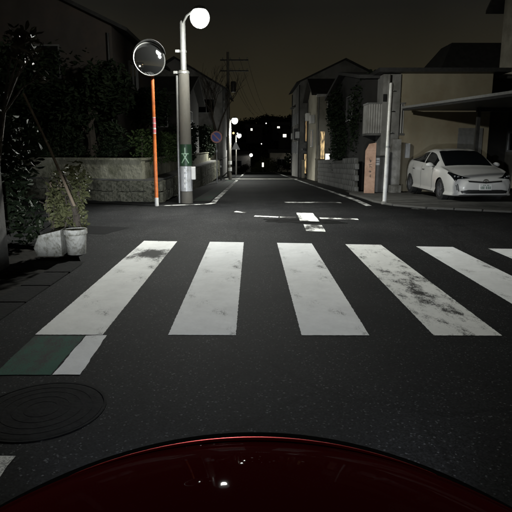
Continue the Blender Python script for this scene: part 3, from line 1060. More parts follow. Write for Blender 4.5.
bush = thing('cut_bush', 'cut-back olive bush with broken twigs behind the white pots', 'bush', (-2.55, 7.25, 0))
mb = MB()
bl = bushy(9, 0.02, 0.05, 0.62, 0.24, 0.22, 0.42, 0.45)
leaves(mb, bl, 1500, 0.038)
mb.build('foliage', 'leaf_olive', bush)
mb = MB()
mb.tube([(0.12, 0, -.02), (0.16, 0.0, .45), (0.10, 0.02, .80), (0.02, 0, 1.02)], [.055, .05, .04, .02], 8)
for k in range(26):
    x0 = random.uniform(-.22, .24)
    z0 = random.uniform(.2, .85)
    dx, dy, dz = random.uniform(-.22, .12), random.uniform(-.15, .1), random.uniform(.12, .34)
    mb.tube([(x0, random.uniform(-.15, .1), z0), (x0 + dx * .5, dy * .5, z0 + dz * .6), (x0 + dx, dy, z0 + dz)], [.012, .009, .005], 5)
mb.build('branch', 'bark', bush)
for k in range(7):
    cutm = MB()
    x0 = random.uniform(-.26, .08)
    cutm.tube([(x0, -0.15, .88 + random.uniform(-.05, .06)), (x0 - .012, -.16, .895 + random.uniform(-.04, .05))], [.010, .009], 6)
    cutm.build('cut_end', 'wood_old', bush)

stick = MB().tube([(-2.36, 7.10, 0.62), (-2.60, 7.04, 1.34), (-2.87, 7.0, 2.04)], [.020, .018, .015], 8)
tag(stick.build('leaning_stick', 'wood_old', smooth=True), 'thin wooden stick leaning left above the cut bush', 'stick')

fence = thing('garden_fence', 'dark board fence beside the road at the left edge', 'fence', (-3.25, 1.0, 0))
bd = None
for k in range(30):
    yy = -3.6 + k * 0.265
    if bd is None:
        bd = MB().box((0, 0, 0.95), (0.03, 0.24, 1.9)).build('board', 'wood_dark', fence)
        o = bd
    else:
        o = mk('board', bd.data, None, fence)
    o.location = (random.uniform(-.006, .006), yy, random.uniform(-.02, .02))
for k in range(5):
    o = MB().box((-0.06, 0, 0.95), (0.09, 0.09, 1.95)).build('post', 'wood_dark', fence)
    o.location = (0, -3.5 + k * 1.9, 0)
gp = tag(MB().bevbox((0, 0, 0.98), (0.30, 0.30, 1.96), 0.02).bevbox((0, 0, 1.99), (0.38, 0.38, 0.07), 0.015).build('gate_post', 'plaster_dark'), 'dark square gate post at the left picture edge', 'gate post')
gp.location = (-2.99, 6.0, 0)

vine = thing('overhanging_shrub', 'shrub with pale drooping leaves over the fence at upper left', 'shrub', (-3.3, 6.9, 0))
mb = MB()
vb = [(0.55 + random.uniform(-.28, .22), -0.1 + random.uniform(-.25, .25), 2.35 + random.uniform(-.42, .35), .12, .12, .12) for _ in range(9)]
leaves(mb, vb, 130, 0.06)
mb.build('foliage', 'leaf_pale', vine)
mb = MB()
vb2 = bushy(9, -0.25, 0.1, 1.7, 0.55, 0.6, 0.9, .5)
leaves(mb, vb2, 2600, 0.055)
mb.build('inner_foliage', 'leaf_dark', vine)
mb = MB()
mb.tube([(0, 0, -.05), (0.05, 0, 1.1), (0.25, -.05, 1.9), (0.6, -.1, 2.5)], [.05, .04, .025, .008], 7)
for v_ in vb:
    mb.tube([(0.2, -.05, 1.75), ((v_[0] + .2) / 2, v_[1] / 2, (v_[2] + 1.95) / 2), v_[:3]], [.014, .01, .005], 5)
mb.build('branch', 'bark', vine)
for k, (x, y, s_) in enumerate([(-3.7, 7.6, 1.0), (-4.6, 8.1, 1.15), (-5.6, 8.5, 1.0)]):
    bs = thing('bush', ['dark bush behind the cut bush at the near left corner', 'taller dark bush at the left, second from the white pots', 'dark bush farthest left along the side street'][k], 'bush', (x, y, 0), 0, 'dark bushes at the near left corner')
    leaves(MB(), bushy(8, 0, 0, 0.8 * s_, 0.6, 0.5, 0.7 * s_, .5), 2400, 0.06).build('foliage', 'leaf_dark', bs)
    mb = MB()
    for j in range(5):
        mb.tube([(0, 0, -.05), (random.uniform(-.4, .4), random.uniform(-.3, .3), 1.1 * s_)], [.03, .008], 5)
    mb.build('branch', 'bark', bs)

# ------------------------------------------------------------------ left houses
h1 = thing('house', 'brown gabled house behind the dark trees at upper left', 'house', (-9.5, 23, 0.7))
MB().box((0, 0, 2.3), (9.6, 8, 4.7)).build('wall', 'plaster_brown', h1)
rf, gmsh = gable_roof(h1, -4.8, 4.8, -4, 4, 4.65, 6.9, 'Y', 0.65)
gmsh.build('gable', 'plaster_brown', h1)
window(h1, (-1.2, -4.0, 3.5), 1.7, 1.1, (0, -1, 0), bars=1)
window(h1, (2.2, -4.0, 3.5), 1.7, 1.1, (0, -1, 0), bars=1)
window(h1, (4.8, -1.0, 3.4), 1.5, 1.0, (1, 0, 0), bars=1)
MB().tube([(4.7, -4.12, -.6), (4.7, -4.12, 4.4)], .04, 8).build('downpipe', 'metal_dark', h1)

h2 = thing('house', 'grey two-storey house with dark gable roof behind the utility pole', 'house', (-6.0, 48, -0.6))
MB().box((0, 0, 3.2), (7.2, 9, 6.8)).build('wall', 'plaster_grey', h2)
rf, gmsh = gable_roof(h2, -3.6, 3.6, -4.5, 4.5, 6.6, 8.7, 'Y', 0.55)
gmsh.build('gable', 'plaster_grey', h2)
window(h2, (2.35, -4.5, 5.2), 1.3, 1.1, (0, -1, 0), bars=1)
window(h2, (-1.2, -4.5, 5.2), 1.5, 1.1, (0, -1, 0), bars=1)
window(h2, (3.6, -2.0, 5.2), 1.5, 1.1, (1, 0, 0), bars=1)
window(h2, (3.6, 2.0, 2.4), 1.5, 1.1, (1, 0, 0), bars=1)
h3 = thing('house', 'dark flat-roofed house between the no-parking sign and the utility pole', 'house', (-6.4, 30, 0.0))
MB().box((0, 0, 1.9), (6.2, 7, 4.2)).build('wall', 'plaster_dark', h3)
rf, gmsh = gable_roof(h3, -3.1, 3.1, -3.5, 3.5, 3.95, 5.0, 'X', 0.4)
gmsh.build('gable', 'plaster_dark', h3)
window(h3, (1.7, -3.5, 2.8), 1.3, 0.9, (0, -1, 0), bars=1)
window(h3, (3.1, -1.0, 2.8), 1.3, 0.9, (1, 0, 0), bars=1)
for k, (x, y, hh) in enumerate([(-3.4, 23.6, 1.9), (-3.5, 26.6, 2.2), (-3.4, 35.5, 2.4), (-3.6, 40.5, 2.6)]):
    tree('street_tree', ['dark garden tree over the wall just past the utility pole', 'dark garden tree over the wall behind the no-parking sign', 'dark tree beside the second street lamp', 'dark tree past the second street lamp'][k],
         (x, y, 0.3), hh + .3, bushy(8, 0, 0, hh * .62, .75, .9, hh * .36), 2600, 0.09, 'leaf_dark', 'garden trees along the left of the street')

# bare tree and a far utility pole against the sky
bt = thing('bare_tree', 'bare leafless tree against the sky above the second street lamp', 'tree', (-2.9, 43.5, -0.9))
mb = MB()


def limb(p, d, ln, r_, depth):
    q = p + d * ln
    mid = p.lerp(q, .5) + Vector((random.uniform(-.1, .1), random.uniform(-.1, .1), 0)) * ln * .3
    mb.tube([p, mid, q], [r_, r_ * .8, r_ * .6], 6 if depth > 1 else 4)
    if depth == 0:
        return
    for k in range(3 if depth > 1 else 4):
        nd = (d + Vector((random.uniform(-.75, .75), random.uniform(-.75, .75), random.uniform(-.05, .45)))).normalized()
        limb(q if k else p.lerp(q, .7), nd, ln * random.uniform(.55, .8), r_ * .55, depth - 1)


limb(Vector((0, 0, -.1)), Vector((0.02, 0, 1)), 3.4, .14, 4)
mb.build('trunk', 'bark', bt)

fp = thing('utility_pole', 'distant utility pole with cross-arms and wires above the street lamps', 'pole', (-1.95, 44, prof(44)))
MB().lathe([(0.16, -.05), (0.10, 9.6)], n=12).build('shaft', 'pole_concrete', fp, smooth=True)
for z in (9.0, 8.2):
    MB().box((0.5, 0, z), (2.2, 0.09, 0.09)).build('cross_arm', 'metal_dark', fp)
    for x in (-.4, .2, .9, 1.5):
        MB().lathe([(0.035, 0), (0.05, .06), (0.03, .14)], (x, 0, z + .05), n=8).build('insulator', 'pot_white', fp)
MB().lathe([(0.2, 0), (0.22, .1), (0.22, .7), (0.18, .8)], (0.42, -0.05, 6.6), n=14).build('transformer', 'metal_dark', fp, smooth=True)
for j, (x, z) in enumerate([(-.4, 9.2), (.2, 9.2), (.9, 9.2), (1.5, 9.2), (.3, 8.4)]):
    P = []
    for i in range(13):
        t_ = i / 12
        P.append((x + t_ * 2.6, t_ * 36, z - 3.2 * t_ * (1 - t_) - 2.2 * t_))
    MB().tube(P, 0.012, 5).build('wire', 'black_trim', fp)

# ------------------------------------------------------------------ left street furniture downhill
npk = thing('no_parking_sign', 'round blue and red no-parking sign on a grey post', 'sign', (-1.90, 28.7, prof(28.7)), R(-4))
MB().lathe([(0.038, -.05), (0.038, 2.72), (0.03, 2.73)], n=12).build('post', 'galvanised', npk, smooth=True)
sgz = 2.38
MB().lathe([(0.30, 0.0), (0.30, -.012)], (0, -.045, sgz), n=36, axis='Y').build('sign_disc', 'sign_blue', npk)
MB().lathe([(0.305, -.058), (0.305, -.0615), (0.232, -.0615), (0.232, -.058)], (0, 0, sgz), n=36, axis='Y', cap=False).build('red_ring', 'sign_red', npk)
MB().box((0, -.0595, sgz), (0.062, 0.003, 0.50), 0, 0, R(-45)).build('red_slash', 'sign_red', npk)
MB().lathe([(0.043, 1.60), (0.043, 1.72)], n=12).build('reflector', 'sign_white', npk)


def street_lamp(name, label, loc, h, ax, glob, rb=0.10, bands=(), group=None):
    t_ = thing(name, label, 'street lamp', loc, 0, group)
    MB().lathe([(rb, -.05), (rb * .8, h), (rb * .6, h + .05)], n=14).build('post', 'pole_concrete', t_, smooth=True)
    MB().tube([(0, 0, h - .12), (ax * .45, -.1, h + .02), (ax, -.2, h + .04)], .025, 8).build('arm', 'galvanised', t_)
    MB().lathe([(0.05, .27), (0.11, .25), (0.14, .20), (0.14, .18)], (ax, -.2, h - .10), n=20).build('lamp_cap', 'metal_grey', t_, smooth=True)
    MB().ico((ax, -.2, h - .07), .225, 2).build('lamp_globe', glob, t_, smooth='all')
    lamp_glow(t_, (ax, -.2, h - .40), 110.0)
    lamp_light(t_, (ax, -.2, h - .33), LAMP_P * .5, 22, 72, 10)
    for z in bands:
        MB().lathe([(rb * 1.0 + .012, z), (rb * 1.0 + .012, z + .22)], n=14).build('reflective_band', 'sign_white', t_)
    return t_


street_lamp('street_lamp', 'lit street lamp on a pale pole, middle of the three', (-1.52, 36, prof(36)), 3.85, .34, 'lamp_globe_far', .11, (0.55, 0.98), 'lit street lamps down the left side')
street_lamp('street_lamp', 'farthest lit street lamp, small above the white triangle sign', (-1.62, 52, prof(52)), 3.75, .32, 'lamp_globe_far', .07, (), 'lit street lamps down the left side')
tri = thing('triangle_sign', 'white triangular road sign below the farthest street lamp', 'sign', (-1.45, 46, prof(46)))
MB().lathe([(0.03, -.05), (0.03, 2.8)], n=10).build('post', 'galvanised', tri)
q = [(-.36, 2.22), (.36, 2.22), (.05, 2.84), (-.05, 2.84)]
MB().add([(x, -.04, z) for x, z in q] + [(x, -.055, z) for x, z in q], [(0, 1, 2, 3), (4, 7, 6, 5), (0, 4, 5, 1), (1, 5, 6, 2), (2, 6, 7, 3), (3, 7, 4, 0)]).build('sign_plate', 'sign_white', tri)
am = thing('small_lamp', 'small amber lamp on a bracket between the two far street lamps', 'lamp', (-1.74, 42, prof(42)))
MB().lathe([(0.03, -.05), (0.03, 3.5)], n=10).box((0.12, 0, 3.38), (0.26, 0.04, 0.04)).build('post', 'metal_dark', am)
MB().ico((0.25, 0, 3.34), .085, 2).build('lamp_globe', 'lamp_amber', am, smooth='all')
rf_ = thing('roadside_marker', 'short dark marker post with white reflector by the left wall', 'marker post', (-1.95, 33, prof(33)))
MB().lathe([(0.04, -.05), (0.04, 0.98), (0.02, 1.0)], n=10).build('post', 'metal_dark', rf_)
MB().lathe([(0.05, 0.80), (0.05, 0.92)], n=10).build('reflector', 'sign_white', rf_)

# ------------------------------------------------------------------ right corner
wp = thing('white_post', 'slim white post leaning slightly at the right corner kerb', 'post', (3.28, 13.40, 0.02))
MB().lathe([(0.05, -.06), (0.048, 2.86), (0.035, 2.88)], n=14).build('shaft', 'white_metal', wp, smooth=True)
MB().lathe([(0.053, 1.36), (0.053, 1.40)], n=14).build('band', 'galvanised', wp)
MB().lathe([(0.075, -.04), (0.075, .03), (0.052, .05)], n=14).build('collar', 'concrete', wp)
wp.rotation_euler = (0, R(0.8), 0)

pk = thing('pink_gate_pillar', 'pinkish stone gate pillar with dark vertical lettering', 'pillar', (3.86, 17.9, prof(17.9)), R(-14))
mb = MB()
mb.prism([(-.17, -.13), (.17, -.13), (.17, .13), (-.17, .13)], -.1, 1.40)
mb.add([(-.17, -.13, 1.402), (.17, -.13, 1.402), (.17, .13, 1.402), (-.17, .13, 1.402), (-.06, -.13, 1.62), (.17, -.13, 1.66), (.17, .13, 1.66), (-.06, .13, 1.62)],
       [(0, 3, 2, 1), (4, 5, 6, 7), (0, 1, 5, 4), (1, 2, 6, 5), (2, 3, 7, 6), (3, 0, 4, 7)])
mb.build('shaft', 'pink_stone', pk)
lt = MB()
for k, z in enumerate((1.10, .93, .74, .56)):
    rs = random.Random(40 + k)
    for q_ in range(rs.randint(3, 5)):
        hz = rs.random() < .5
        lt.box((rs.uniform(-.025, .03), -.131 - q_ * .0005, z + rs.uniform(-.045, .045)), (rs.uniform(.05, .085) if hz else .013, .006, .013 if hz else rs.uniform(.05, .11)), 0, 0, R(rs.uniform(-18, 18)))
lt.build('lettering', 'ink', pk)

gw = thing('gate_wall', 'grey concrete gate wall with a step beside the pink pillar', 'wall', (4.0, 18.55, prof(18.5)))
MB().box((0.30, 0, 0.55), (0.50, 0.18, 1.30)).build('wall_panel', 'plaster_grey', gw)
MB().box((0.86, 0.1, 0.85), (0.30, 0.30, 1.90)).build('pier', 'concrete', gw)
MB().box((0.30, -.005, 1.225), (0.56, 0.24, 0.05)).build('coping', 'concrete_dark', gw)
MB().box((0.78, -.32, 0.12), (0.34, 0.40, 0.32)).build('step', 'concrete', gw)
nb = tag(MB().bevbox((0, 0, 0), (0.17, 0.03, 0.24), .006).build('notice_plate', 'sign_white'), 'small white notice plate on the grey gate wall', 'sign')
nb.location = (4.21, 18.445, 0.92)
MB().box((0, -.0165, .04), (.13, .004, .02)).box((0, -.0165, -.02), (.13, .004, .02)).build('lettering', 'ink', nb)

# dark house with a corrugated balcony
dh = thing('house', 'dark house with corrugated balcony right of the street', 'house', (6.6, 24.2, prof(22)))
MB().box((0, 0, 1.85), (5.2, 8.6, 4.4)).build('wall', 'plaster_black', dh)
rf, gmsh = gable_roof(dh, -2.6, 2.6, -4.3, 4.3, 4.05, 4.7, 'X', 0.3)
gmsh.build('gable', 'plaster_black', dh)
window(dh, (-2.6, -1.5, 3.2), 1.4, 1.0, (-1, 0, 0), bars=1, frame='metal_dark')
window(dh, (-2.6, 2.2, 3.2), 1.4, 1.0, (-1, 0, 0), bars=1, frame='metal_dark')
window(dh, (-2.6, 1.0, 1.2), 1.4, 1.1, (-1, 0, 0), bars=1, frame='metal_dark')
bp = MB()
x = -2.95
V = []
n = 58
for i in range(n + 1):
    xx = -2.62 + 1.22 * i / n
    dy = -5.10 - 0.018 * (1 if (i // 2) % 2 else 0)
    V += [(xx, dy, 2.12), (xx, dy, 3.10)]
bp.add(V, [(2 * i, 2 * i + 2, 2 * i + 3, 2 * i + 1) for i in range(n)])
V = []
for i in range(31):
    yy = -5.10 + 0.80 * i / 30
    dx = -2.625 - 0.014 * (1 if (i // 2) % 2 else 0)
    V += [(dx, yy, 2.12), (dx, yy, 3.10)]
bp.add(V, [(2 * i, 2 * i + 2, 2 * i + 3, 2 * i + 1) for i in range(30)])
bl_ = bp.build('balcony', 'corrugated', dh)
MB().box((-2.0, -4.7, 2.08), (1.3, 0.84, 0.07)).build('floor_slab', 'concrete_dark', bl_)
MB().box((-2.01, -5.09, 3.12), (1.30, 0.06, 0.05)).build('handrail', 'metal_grey', bl_)
MB().box((-2.63, -4.69, 3.12), (0.06, 0.74, 0.05)).build('handrail', 'metal_grey', bl_)

# beige flat-roofed building behind the parked car
bb = thing('flat_roofed_building', 'beige flat-roofed building with grey corner strip behind the white car', 'building', (6.6, 21.2, 0))
MB().box((0.02, 0, 1.85), (3.14, 4.2, 4.0)).build('wall', 'plaster_beige', bb)
MB().box((-1.86, -.05, 1.84), (0.60, 4.2, 3.98)).build('corner_strip', 'plaster_grey', bb)
MB().box((-0.2, -.1, 3.92), (4.4, 4.9, 0.13)).build('roof', 'metal_dark', bb)
pp = MB().tube([(-1.98, -2.22, 0), (-1.98, -2.22, 3.8)], .045, 10).build('downpipe', 'plaster_grey', bb, smooth=True)
for z in (1.0, 1.9, 2.62, 3.28):
    MB().box((-1.90, -2.235, z), (0.16, 0.10, 0.03)).build('pipe_clip', 'galvanised', pp)
MB().box((-2.10, -2.18, 3.05), (0.10, 0.08, 0.24)).build('junction_box', 'black_trim', bb)
MB().bevbox((-1.22, -2.16, 1.28), (0.16, 0.12, 0.50), .01).build('meter_box', 'white_metal', bb)
MB().box((0.3, -2.11, 0.30), (2.5, 0.03, 0.5)).build('plinth', 'concrete_dark', bb)
MB().box((0.95, -2.115, 1.1), (0.85, 0.03, 1.9)).build('door', 'metal_grey', bb)

# carport over the parked car
cpt = thing('carport', 'dark flat carport roof with pale edge over the white car', 'carport', (7.5, 16, 0.0))
pol = [(5.02 - 7.5, 18.6 - 16), (6.30 - 7.5, 13.5 - 16), (11.0 - 7.5, 13.75 - 16), (11.0 - 7.5, 18.6 - 16)]
MB().prism(pol, 2.60, 2.69).build('roof_sheet', 'metal_dark', cpt)
fr = MB()
for a, b_ in ((0, 1), (1, 2)):
    p = Vector((*pol[a], 0))
    q_ = Vector((*pol[b_], 0))
    d = q_ - p
    fr.box((p + q_) / 2 + Vector((0, 0, 2.70)), (d.length + .04, 0.06, 0.07), math.atan2(d.y, d.x))
fr.build('edge_rail', 'galvanised', cpt)
for (x, y) in ((-0.42, 1.35), (1.55, 1.35), (1.55, -1.8)):
    MB().box((x, y, 1.29), (0.10, 0.10, 2.62)).build('post', 'metal_dark', cpt)
MB().box((0.55, 1.35, 2.54), (2.1, 0.07, 0.11)).build('beam', 'metal_dark', cpt)

# house at the right picture edge
rh = thing('house', 'cream house with pale framed window at the right picture edge', 'house', (12.72, 20.5, 0))
MB().box((0, 0, 3.4), (6.2, 2.9, 7.0)).build('wall', 'plaster_cream', rh)
window(rh, (-3.1, -0.35, 1.60), 0.9, 0.75, (-1, 0, 0), pane='glass_dark', frame='white_metal', fr=.07)
window(rh, (-1.2, -1.45, 4.9), 1.4, 1.1, (0, -1, 0), frame='white_metal', bars=1)
rf, gmsh = gable_roof(rh, -3.1, 3.1, -1.45, 1.45, 6.9, 8.0, 'X', .5)
gmsh.build('gable', 'plaster_cream', rh)
V = []
for k in range(9):
    a = math.pi * k / 8
    V += [(-3.15 - .75 * math.sin(a * .5), -1.3 + 2.0 * k / 8, 2.9 + .95 * math.sin(a)), (-1.5, -1.5, 2.9 + .95 * math.sin(a))]
MB().box((-3.45, -0.6, 3.42), (.72, 1.6, .10), 0, 0, R(-32)).box((-3.35, -0.6, 3.28), (.5, 1.5, .06)).build('porch_roof', 'roof_tile', rh)
bh = thing('house', 'dark house with hipped roof behind the beige building', 'house', (11.2, 29, 0))
MB().box((0, 0, 2.2), (4.6, 5, 4.8)).build('wall', 'plaster_dark', bh)
MB().add([(-2.6, -2.8, 4.6), (2.6, -2.8, 4.6), (2.6, 2.8, 4.6), (-2.6, 2.8, 4.6), (-1.3, -0.8, 6.5), (1.6, -0.8, 6.5), (1.6, .8, 6.5), (-1.3, .8, 6.5)],
         [(0, 3, 2, 1), (4, 5, 6, 7), (0, 1, 5, 4), (1, 2, 6, 5), (2, 3, 7, 6), (3, 0, 4, 7)]).build('roof', 'roof_tile', bh)
window(bh, (0, -2.5, 3.4), 1.4, 1.0, (0, -1, 0), bars=1)

# block wall along the right side
bw = thing('block_wall', 'grey concrete block wall along the right of the street', 'wall', (3.68, 19.4, 0))
bme = None
for j in range(26):
    yy = j * 0.42
    for c_ in range(6):
        sh = 0.21 if c_ % 2 else 0
        if c_ == 5 and 5 < j < 12:
            continue
        if bme is None:
            o = MB().bevbox((0, 0, 0), (0.15, 0.408, 0.196), .008).build('block', 'block', bw)
            bme = o.data
        else:
            o = mk('block', bme, None, bw)
        o.location = (random.uniform(-.004, .004), yy + sh, prof(19.4 + yy + sh) - 0.02 + 0.10 + c_ * 0.204)
MB().box((0.015, 5.25, 0.2), (0.10, 10.6, 1.2), 0, math.atan(-SL)).build('wall_core', 'mortar', bw)
for k, (x, y, hh) in enumerate([(4.75, 21.4, 4.3), (4.6, 24.6, 4.1), (5.6, 28.4, 3.9)]):
    tree('garden_tree', ['black-green tree behind the block wall nearest the pink pillar', 'tall black-green tree in the middle behind the block wall', 'dark tree at the far end of the block wall'][k],
         (x, y, prof(y)), hh, bushy(11, -.25, 0, hh * .60, .75, 1.5, hh * .38), 6500, 0.085, 'leaf_dark', 'dark trees behind the block wall')

# houses downhill on the right
hb = thing('house', 'narrow cream house with tall lit window down the street', 'house', (7.0, 36.6, prof(34)))
MB().box((0, 0, 2.5), (6.2, 5.2, 5.6)).build('wall', 'plaster_cream', hb)
rf, gmsh = gable_roof(hb, -3.1, 3.1, -2.6, 2.6, 5.25, 6.3, 'X', .35)
gmsh.build('gable', 'plaster_cream', hb)
window(hb, (-2.70, -2.6, 2.15), .34, 1.75, (0, -1, 0), pane='window_warm', frame='plaster_cream', fr=.04, label='tall narrow window glowing warm yellow')
window(hb, (-2.36, -2.6, 1.30), .34, .72, (0, -1, 0), pane='window_white', frame='white_metal', fr=.03, label='small window glowing white')
window(hb, (-2.25, -2.6, 4.3), .42, 1.3, (0, -1, 0), pane='glass_dark', frame='white_metal', fr=.05)
window(hb, (-3.1, -.4, 2.6), 1.2, 1.1, (-1, 0, 0), pane='window_gold', frame='metal_grey', bars=1)
MB().box((-2.9, -2.78, 1.05), (0.14, 0.14, 2.2)).box((-2.35, -2.78, .45), (0.14, 0.14, 1.2)).build('porch_post', 'plaster_cream', hb)
MB().box((-2.6, -2.85, 5.10), (1.1, .5, .12)).build('eave_board', 'white_metal', hb)

ha = thing('house', 'three-storey grey house with dark roof, far right down the street', 'house', (7.1, 47.6, prof(47)))
MB().box((0, 0, 3.6), (6.8, 8.4, 7.6)).build('wall', 'plaster_grey', ha)
rf, gmsh = gable_roof(ha, -3.4, 3.4, -4.2, 4.2, 7.4, 9.0, 'Y', .35)
gmsh.build('gable', 'plaster_grey', ha)
for z in (2.4, 4.8):
    for y in (-2.6, .2, 2.8):
        window(ha, (-3.4, y, z), 1.1, 1.0, (-1, 0, 0), bars=1)
window(ha, (-2.72, -4.2, 3.75), .72, 1.9, (0, -1, 0), pane='window_gold', frame='metal_dark', fr=.10, bars=1, label='wide window with dim golden light')
window(ha, (-2.80, -4.2, 1.15), .62, 1.7, (0, -1, 0), pane='window_warm', frame='metal_dark', fr=.09, label='lit entrance window near the street')
MB().box((-3.55, -1.2, 3.5), (.3, 1.6, .9)).build('balcony', 'metal_dark', ha)
MB().box((-2.4, -4.55, 2.28), (1.7, .7, .14)).build('canopy', 'metal_dark', ha)
for y in (-1.6, 1.3):
    ac = MB().bevbox((-3.26, y, 4.05 if y > 0 else 3.75), (.28, .75, .52), .02).build('air_conditioner', 'plastic_white', hb)
MB().tube([(-3.16, 2.3, 0), (-3.16, 2.3, 5.1)], .04, 8).build('downpipe', 'metal_dark', hb)
MB().tube([(-2.98, -2.66, 0), (-2.98, -2.66, 5.1)], .035, 8).build('downpipe', 'plaster_grey', hb)
MB().ico((-2.15, -2.72, 1.0), .045, 2).build('porch_lamp', 'lamp_small', hb)
for y in (-3.6, 1.4):
    MB().bevbox((-3.55, y, 3.4), (.28, .75, .52), .02).build('air_conditioner', 'plastic_white', ha)
MB().tube([(-3.46, -3.9, 0), (-3.46, -3.9, 7.2)], .045, 8).build('downpipe', 'metal_dark', ha)
MB().tube([(-3.46, 3.9, 0), (-3.46, 3.9, 7.2)], .045, 8).build('downpipe', 'metal_dark', ha)
MB().box((-3.56, 2.0, 5.9), (.3, 3.0, .08)).build('balcony_slab', 'concrete_dark', ha)
gc = thing('gate_post', 'pale gate posts in front of the narrow cream house', 'gate post', (3.9, 33.4, prof(33.4)))
MB().box((0, 0, .62), (.20, .20, 1.30)).box((0, 0, 1.30), (.26, .26, .06)).build('shaft', 'plaster_cream', gc)
gc['label'] = 'pale gate post in front of the narrow cream house'
gc2 = thing('gate_post', 'pale gate post nearer the golden window of the grey house', 'gate post', (3.75, 40.6, prof(40.6)))
MB().box((0, 0, .62), (.20, .20, 1.30)).box((0, 0, 1.30), (.26, .26, .06)).build('shaft', 'plaster_cream', gc2)
tree('garden_tree', 'round dark bush tree in front of the three-storey grey house', (4.2, 56.5, prof(56)), 2.2, bushy(7, 0, 0, 1.5, .8, .9, .9), 1600, .09, 'leaf_dark')

# ------------------------------------------------------------------ far end: houses, bushes, wooded hill with lights
hv = []
hf = []
nx_, ny_ = 60, 26
for j in range(ny_):
    for i in range(nx_):
        x = -170 + 340 * i / (nx_ - 1)
        y = 98 + 90 * j / (ny_ - 1)
        t_ = min(1, (y - 98) / 45)
        top = 6.5 + 0.9 * math.sin(x * .05 + 1.0) + .8 * math.sin(x * .13)
        z = -2.6 + (top + 2.6) * (t_ * t_ * (3 - 2 * t_)) + .35 * math.sin(x * .7 + y * .31)
        hv.append((x, y, z))
for j in range(ny_ - 1):
    for i in range(nx_ - 1):
        hf.append((j * nx_ + i, j * nx_ + i + 1, (j + 1) * nx_ + i + 1, (j + 1) * nx_ + i))
hill = MB().add(hv, hf).build('hill', 'soil', smooth='all')
hill['kind'] = 'structure'


def hill_z(x, y):
    t_ = max(0, min(1, (y - 98) / 45))
    top = 6.5 + 0.9 * math.sin(x * .05 + 1.0) + .8 * math.sin(x * .13)
    return -2.6 + (top + 2.6) * (t_ * t_ * (3 - 2 * t_)) + .35 * math.sin(x * .7 + y * .31)


mb = MB()
for k in range(330):
    x = random.uniform(-60, 70) if k < 230 else random.uniform(-12, 16)
    y = random.uniform(104, 150) if k < 230 else random.uniform(126, 146)
    z = hill_z(x, y)
    if abs(x - 5.4) < 2 and y < 125:
        continue
    r_ = random.uniform(.9, 1.8)
    leaves(mb, [(x, y, z + r_ * .5, r_ * 1.3, r_ * 1.3, r_ * .8)], 90, .30)
wd = mb.build('distant_wood', 'leaf_dark')
tag(wd, 'dark wooded hill beyond the end of the street', 'wood', kind='stuff')

spec = [('small pale house on the hill with a lit window, left of centre', -0.3, 118.0, 5.6, 'window_white'),
        ('small house on the hill top with a bright lit window', 5.5, 119.0, 6.1, 'window_white'),
        ('small house on the hill below the top one, lit window on its right', 6.5, 113.0, 4.2, 'window_white'),
        ('small dim house on the hill near the street houses', 8.0, 117.0, 4.6, 'window_gold')]
for k, (lb, x, y, z, mt) in enumerate(spec):
    t_ = thing('hill_house', lb, 'house', (x, y, z - 1.9), 0, 'houses on the far hill')
    MB().box((0.6, 1.5, 0.4), (3.4, 3, 3.4)).build('wall', 'plaster_dark', t_)
    gable_roof(t_, -1.1, 2.3, 0, 3, 2.08, 2.6, 'X', .3)[1].build('gable', 'plaster_dark', t_)
    window(t_, (0, 0, 1.9 - .35), (.50, .66, .80, .5)[k], (.58, .48, .72, .4)[k], (0, -1, 0), pane=mt, frame='metal_dark', fr=.05)

for k, (x, y, h_, r_) in enumerate([(9.1, 122, 1.5, .17), (3.0, 126, 1.6, .11), (-3.4, 121, 1.4, .13), (1.7, 110, 2.2, .09)]):
    t_ = thing('hill_lamp', ['tiny lamp at the right of the far hill', 'tiny dim lamp near the top of the far hill', 'tiny lamp at the left of the far hill', 'tiny lamp low on the far hill in the middle'][k], 'lamp', (x, y, hill_z(x, y)), 0, 'tiny lamps on the far hill')
    MB().lathe([(.05, -.2), (.04, h_ + 1)], n=8).build('post', 'metal_dark', t_)
    MB().ico((0, -.1, h_ + 1.05), r_, 2).build('lamp_globe', 'lamp_small', t_)
fh = thing('house', 'low pale house with lit porch lamp at the end of the street', 'house', (6.1, 92, prof(92)))
MB().box((0, 0, 1.5), (6.6, 6, 3.2)).build('wall', 'plaster_cream', fh)
rf, gmsh = gable_roof(fh, -3.3, 3.3, -3, 3, 3.05, 3.5, 'X', .3)
gmsh.build('gable', 'plaster_cream', fh)
window(fh, (-1.4, -3, 1.5), 1.6, 1.1, (0, -1, 0), bars=1)
MB().ico((0.15, -3.22, 2.0), .24, 2).build('porch_lamp', 'lamp_small', fh)
MB().ico((1.9, -3.22, 2.7), .12, 2).build('porch_lamp', 'window_gold', fh)
fl = thing('house', 'low grey house under the lamps at the left end of the street', 'house', (-3.9, 88, prof(88)))
MB().box((0, 0, 1.3), (7.0, 5, 2.9)).build('wall', 'plaster_grey', fl)
rf, gmsh = gable_roof(fl, -3.5, 3.5, -2.5, 2.5, 2.7, 3.2, 'X', .3)
gmsh.build('gable', 'plaster_grey', fl)
window(fl, (1.4, -2.5, 1.4), 1.5, 1.0, (0, -1, 0), bars=1)
gl_ = thing('globe_lamp', 'low globe lamp left of the bushes at the street end', 'lamp', (-0.3, 84.6, prof(84.6)))
MB().lathe([(0.05, -.05), (0.04, 2.6)], n=8).build('post', 'metal_dark', gl_)
MB().ico((0, 0, 2.72), .25, 2).build('lamp_globe', 'lamp_small', gl_)
wm = thing('lit_marker', 'small white lit marker standing at the end of the street', 'marker', (1.45, 80, prof(80)))
MB().box((0, 0, .4), (.1, .1, 1.0)).build('post', 'metal_dark', wm)
MB().bevbox((0, -.03, 1.15), (.26, .12, .62), .02).build('light_panel', 'window_white', wm)
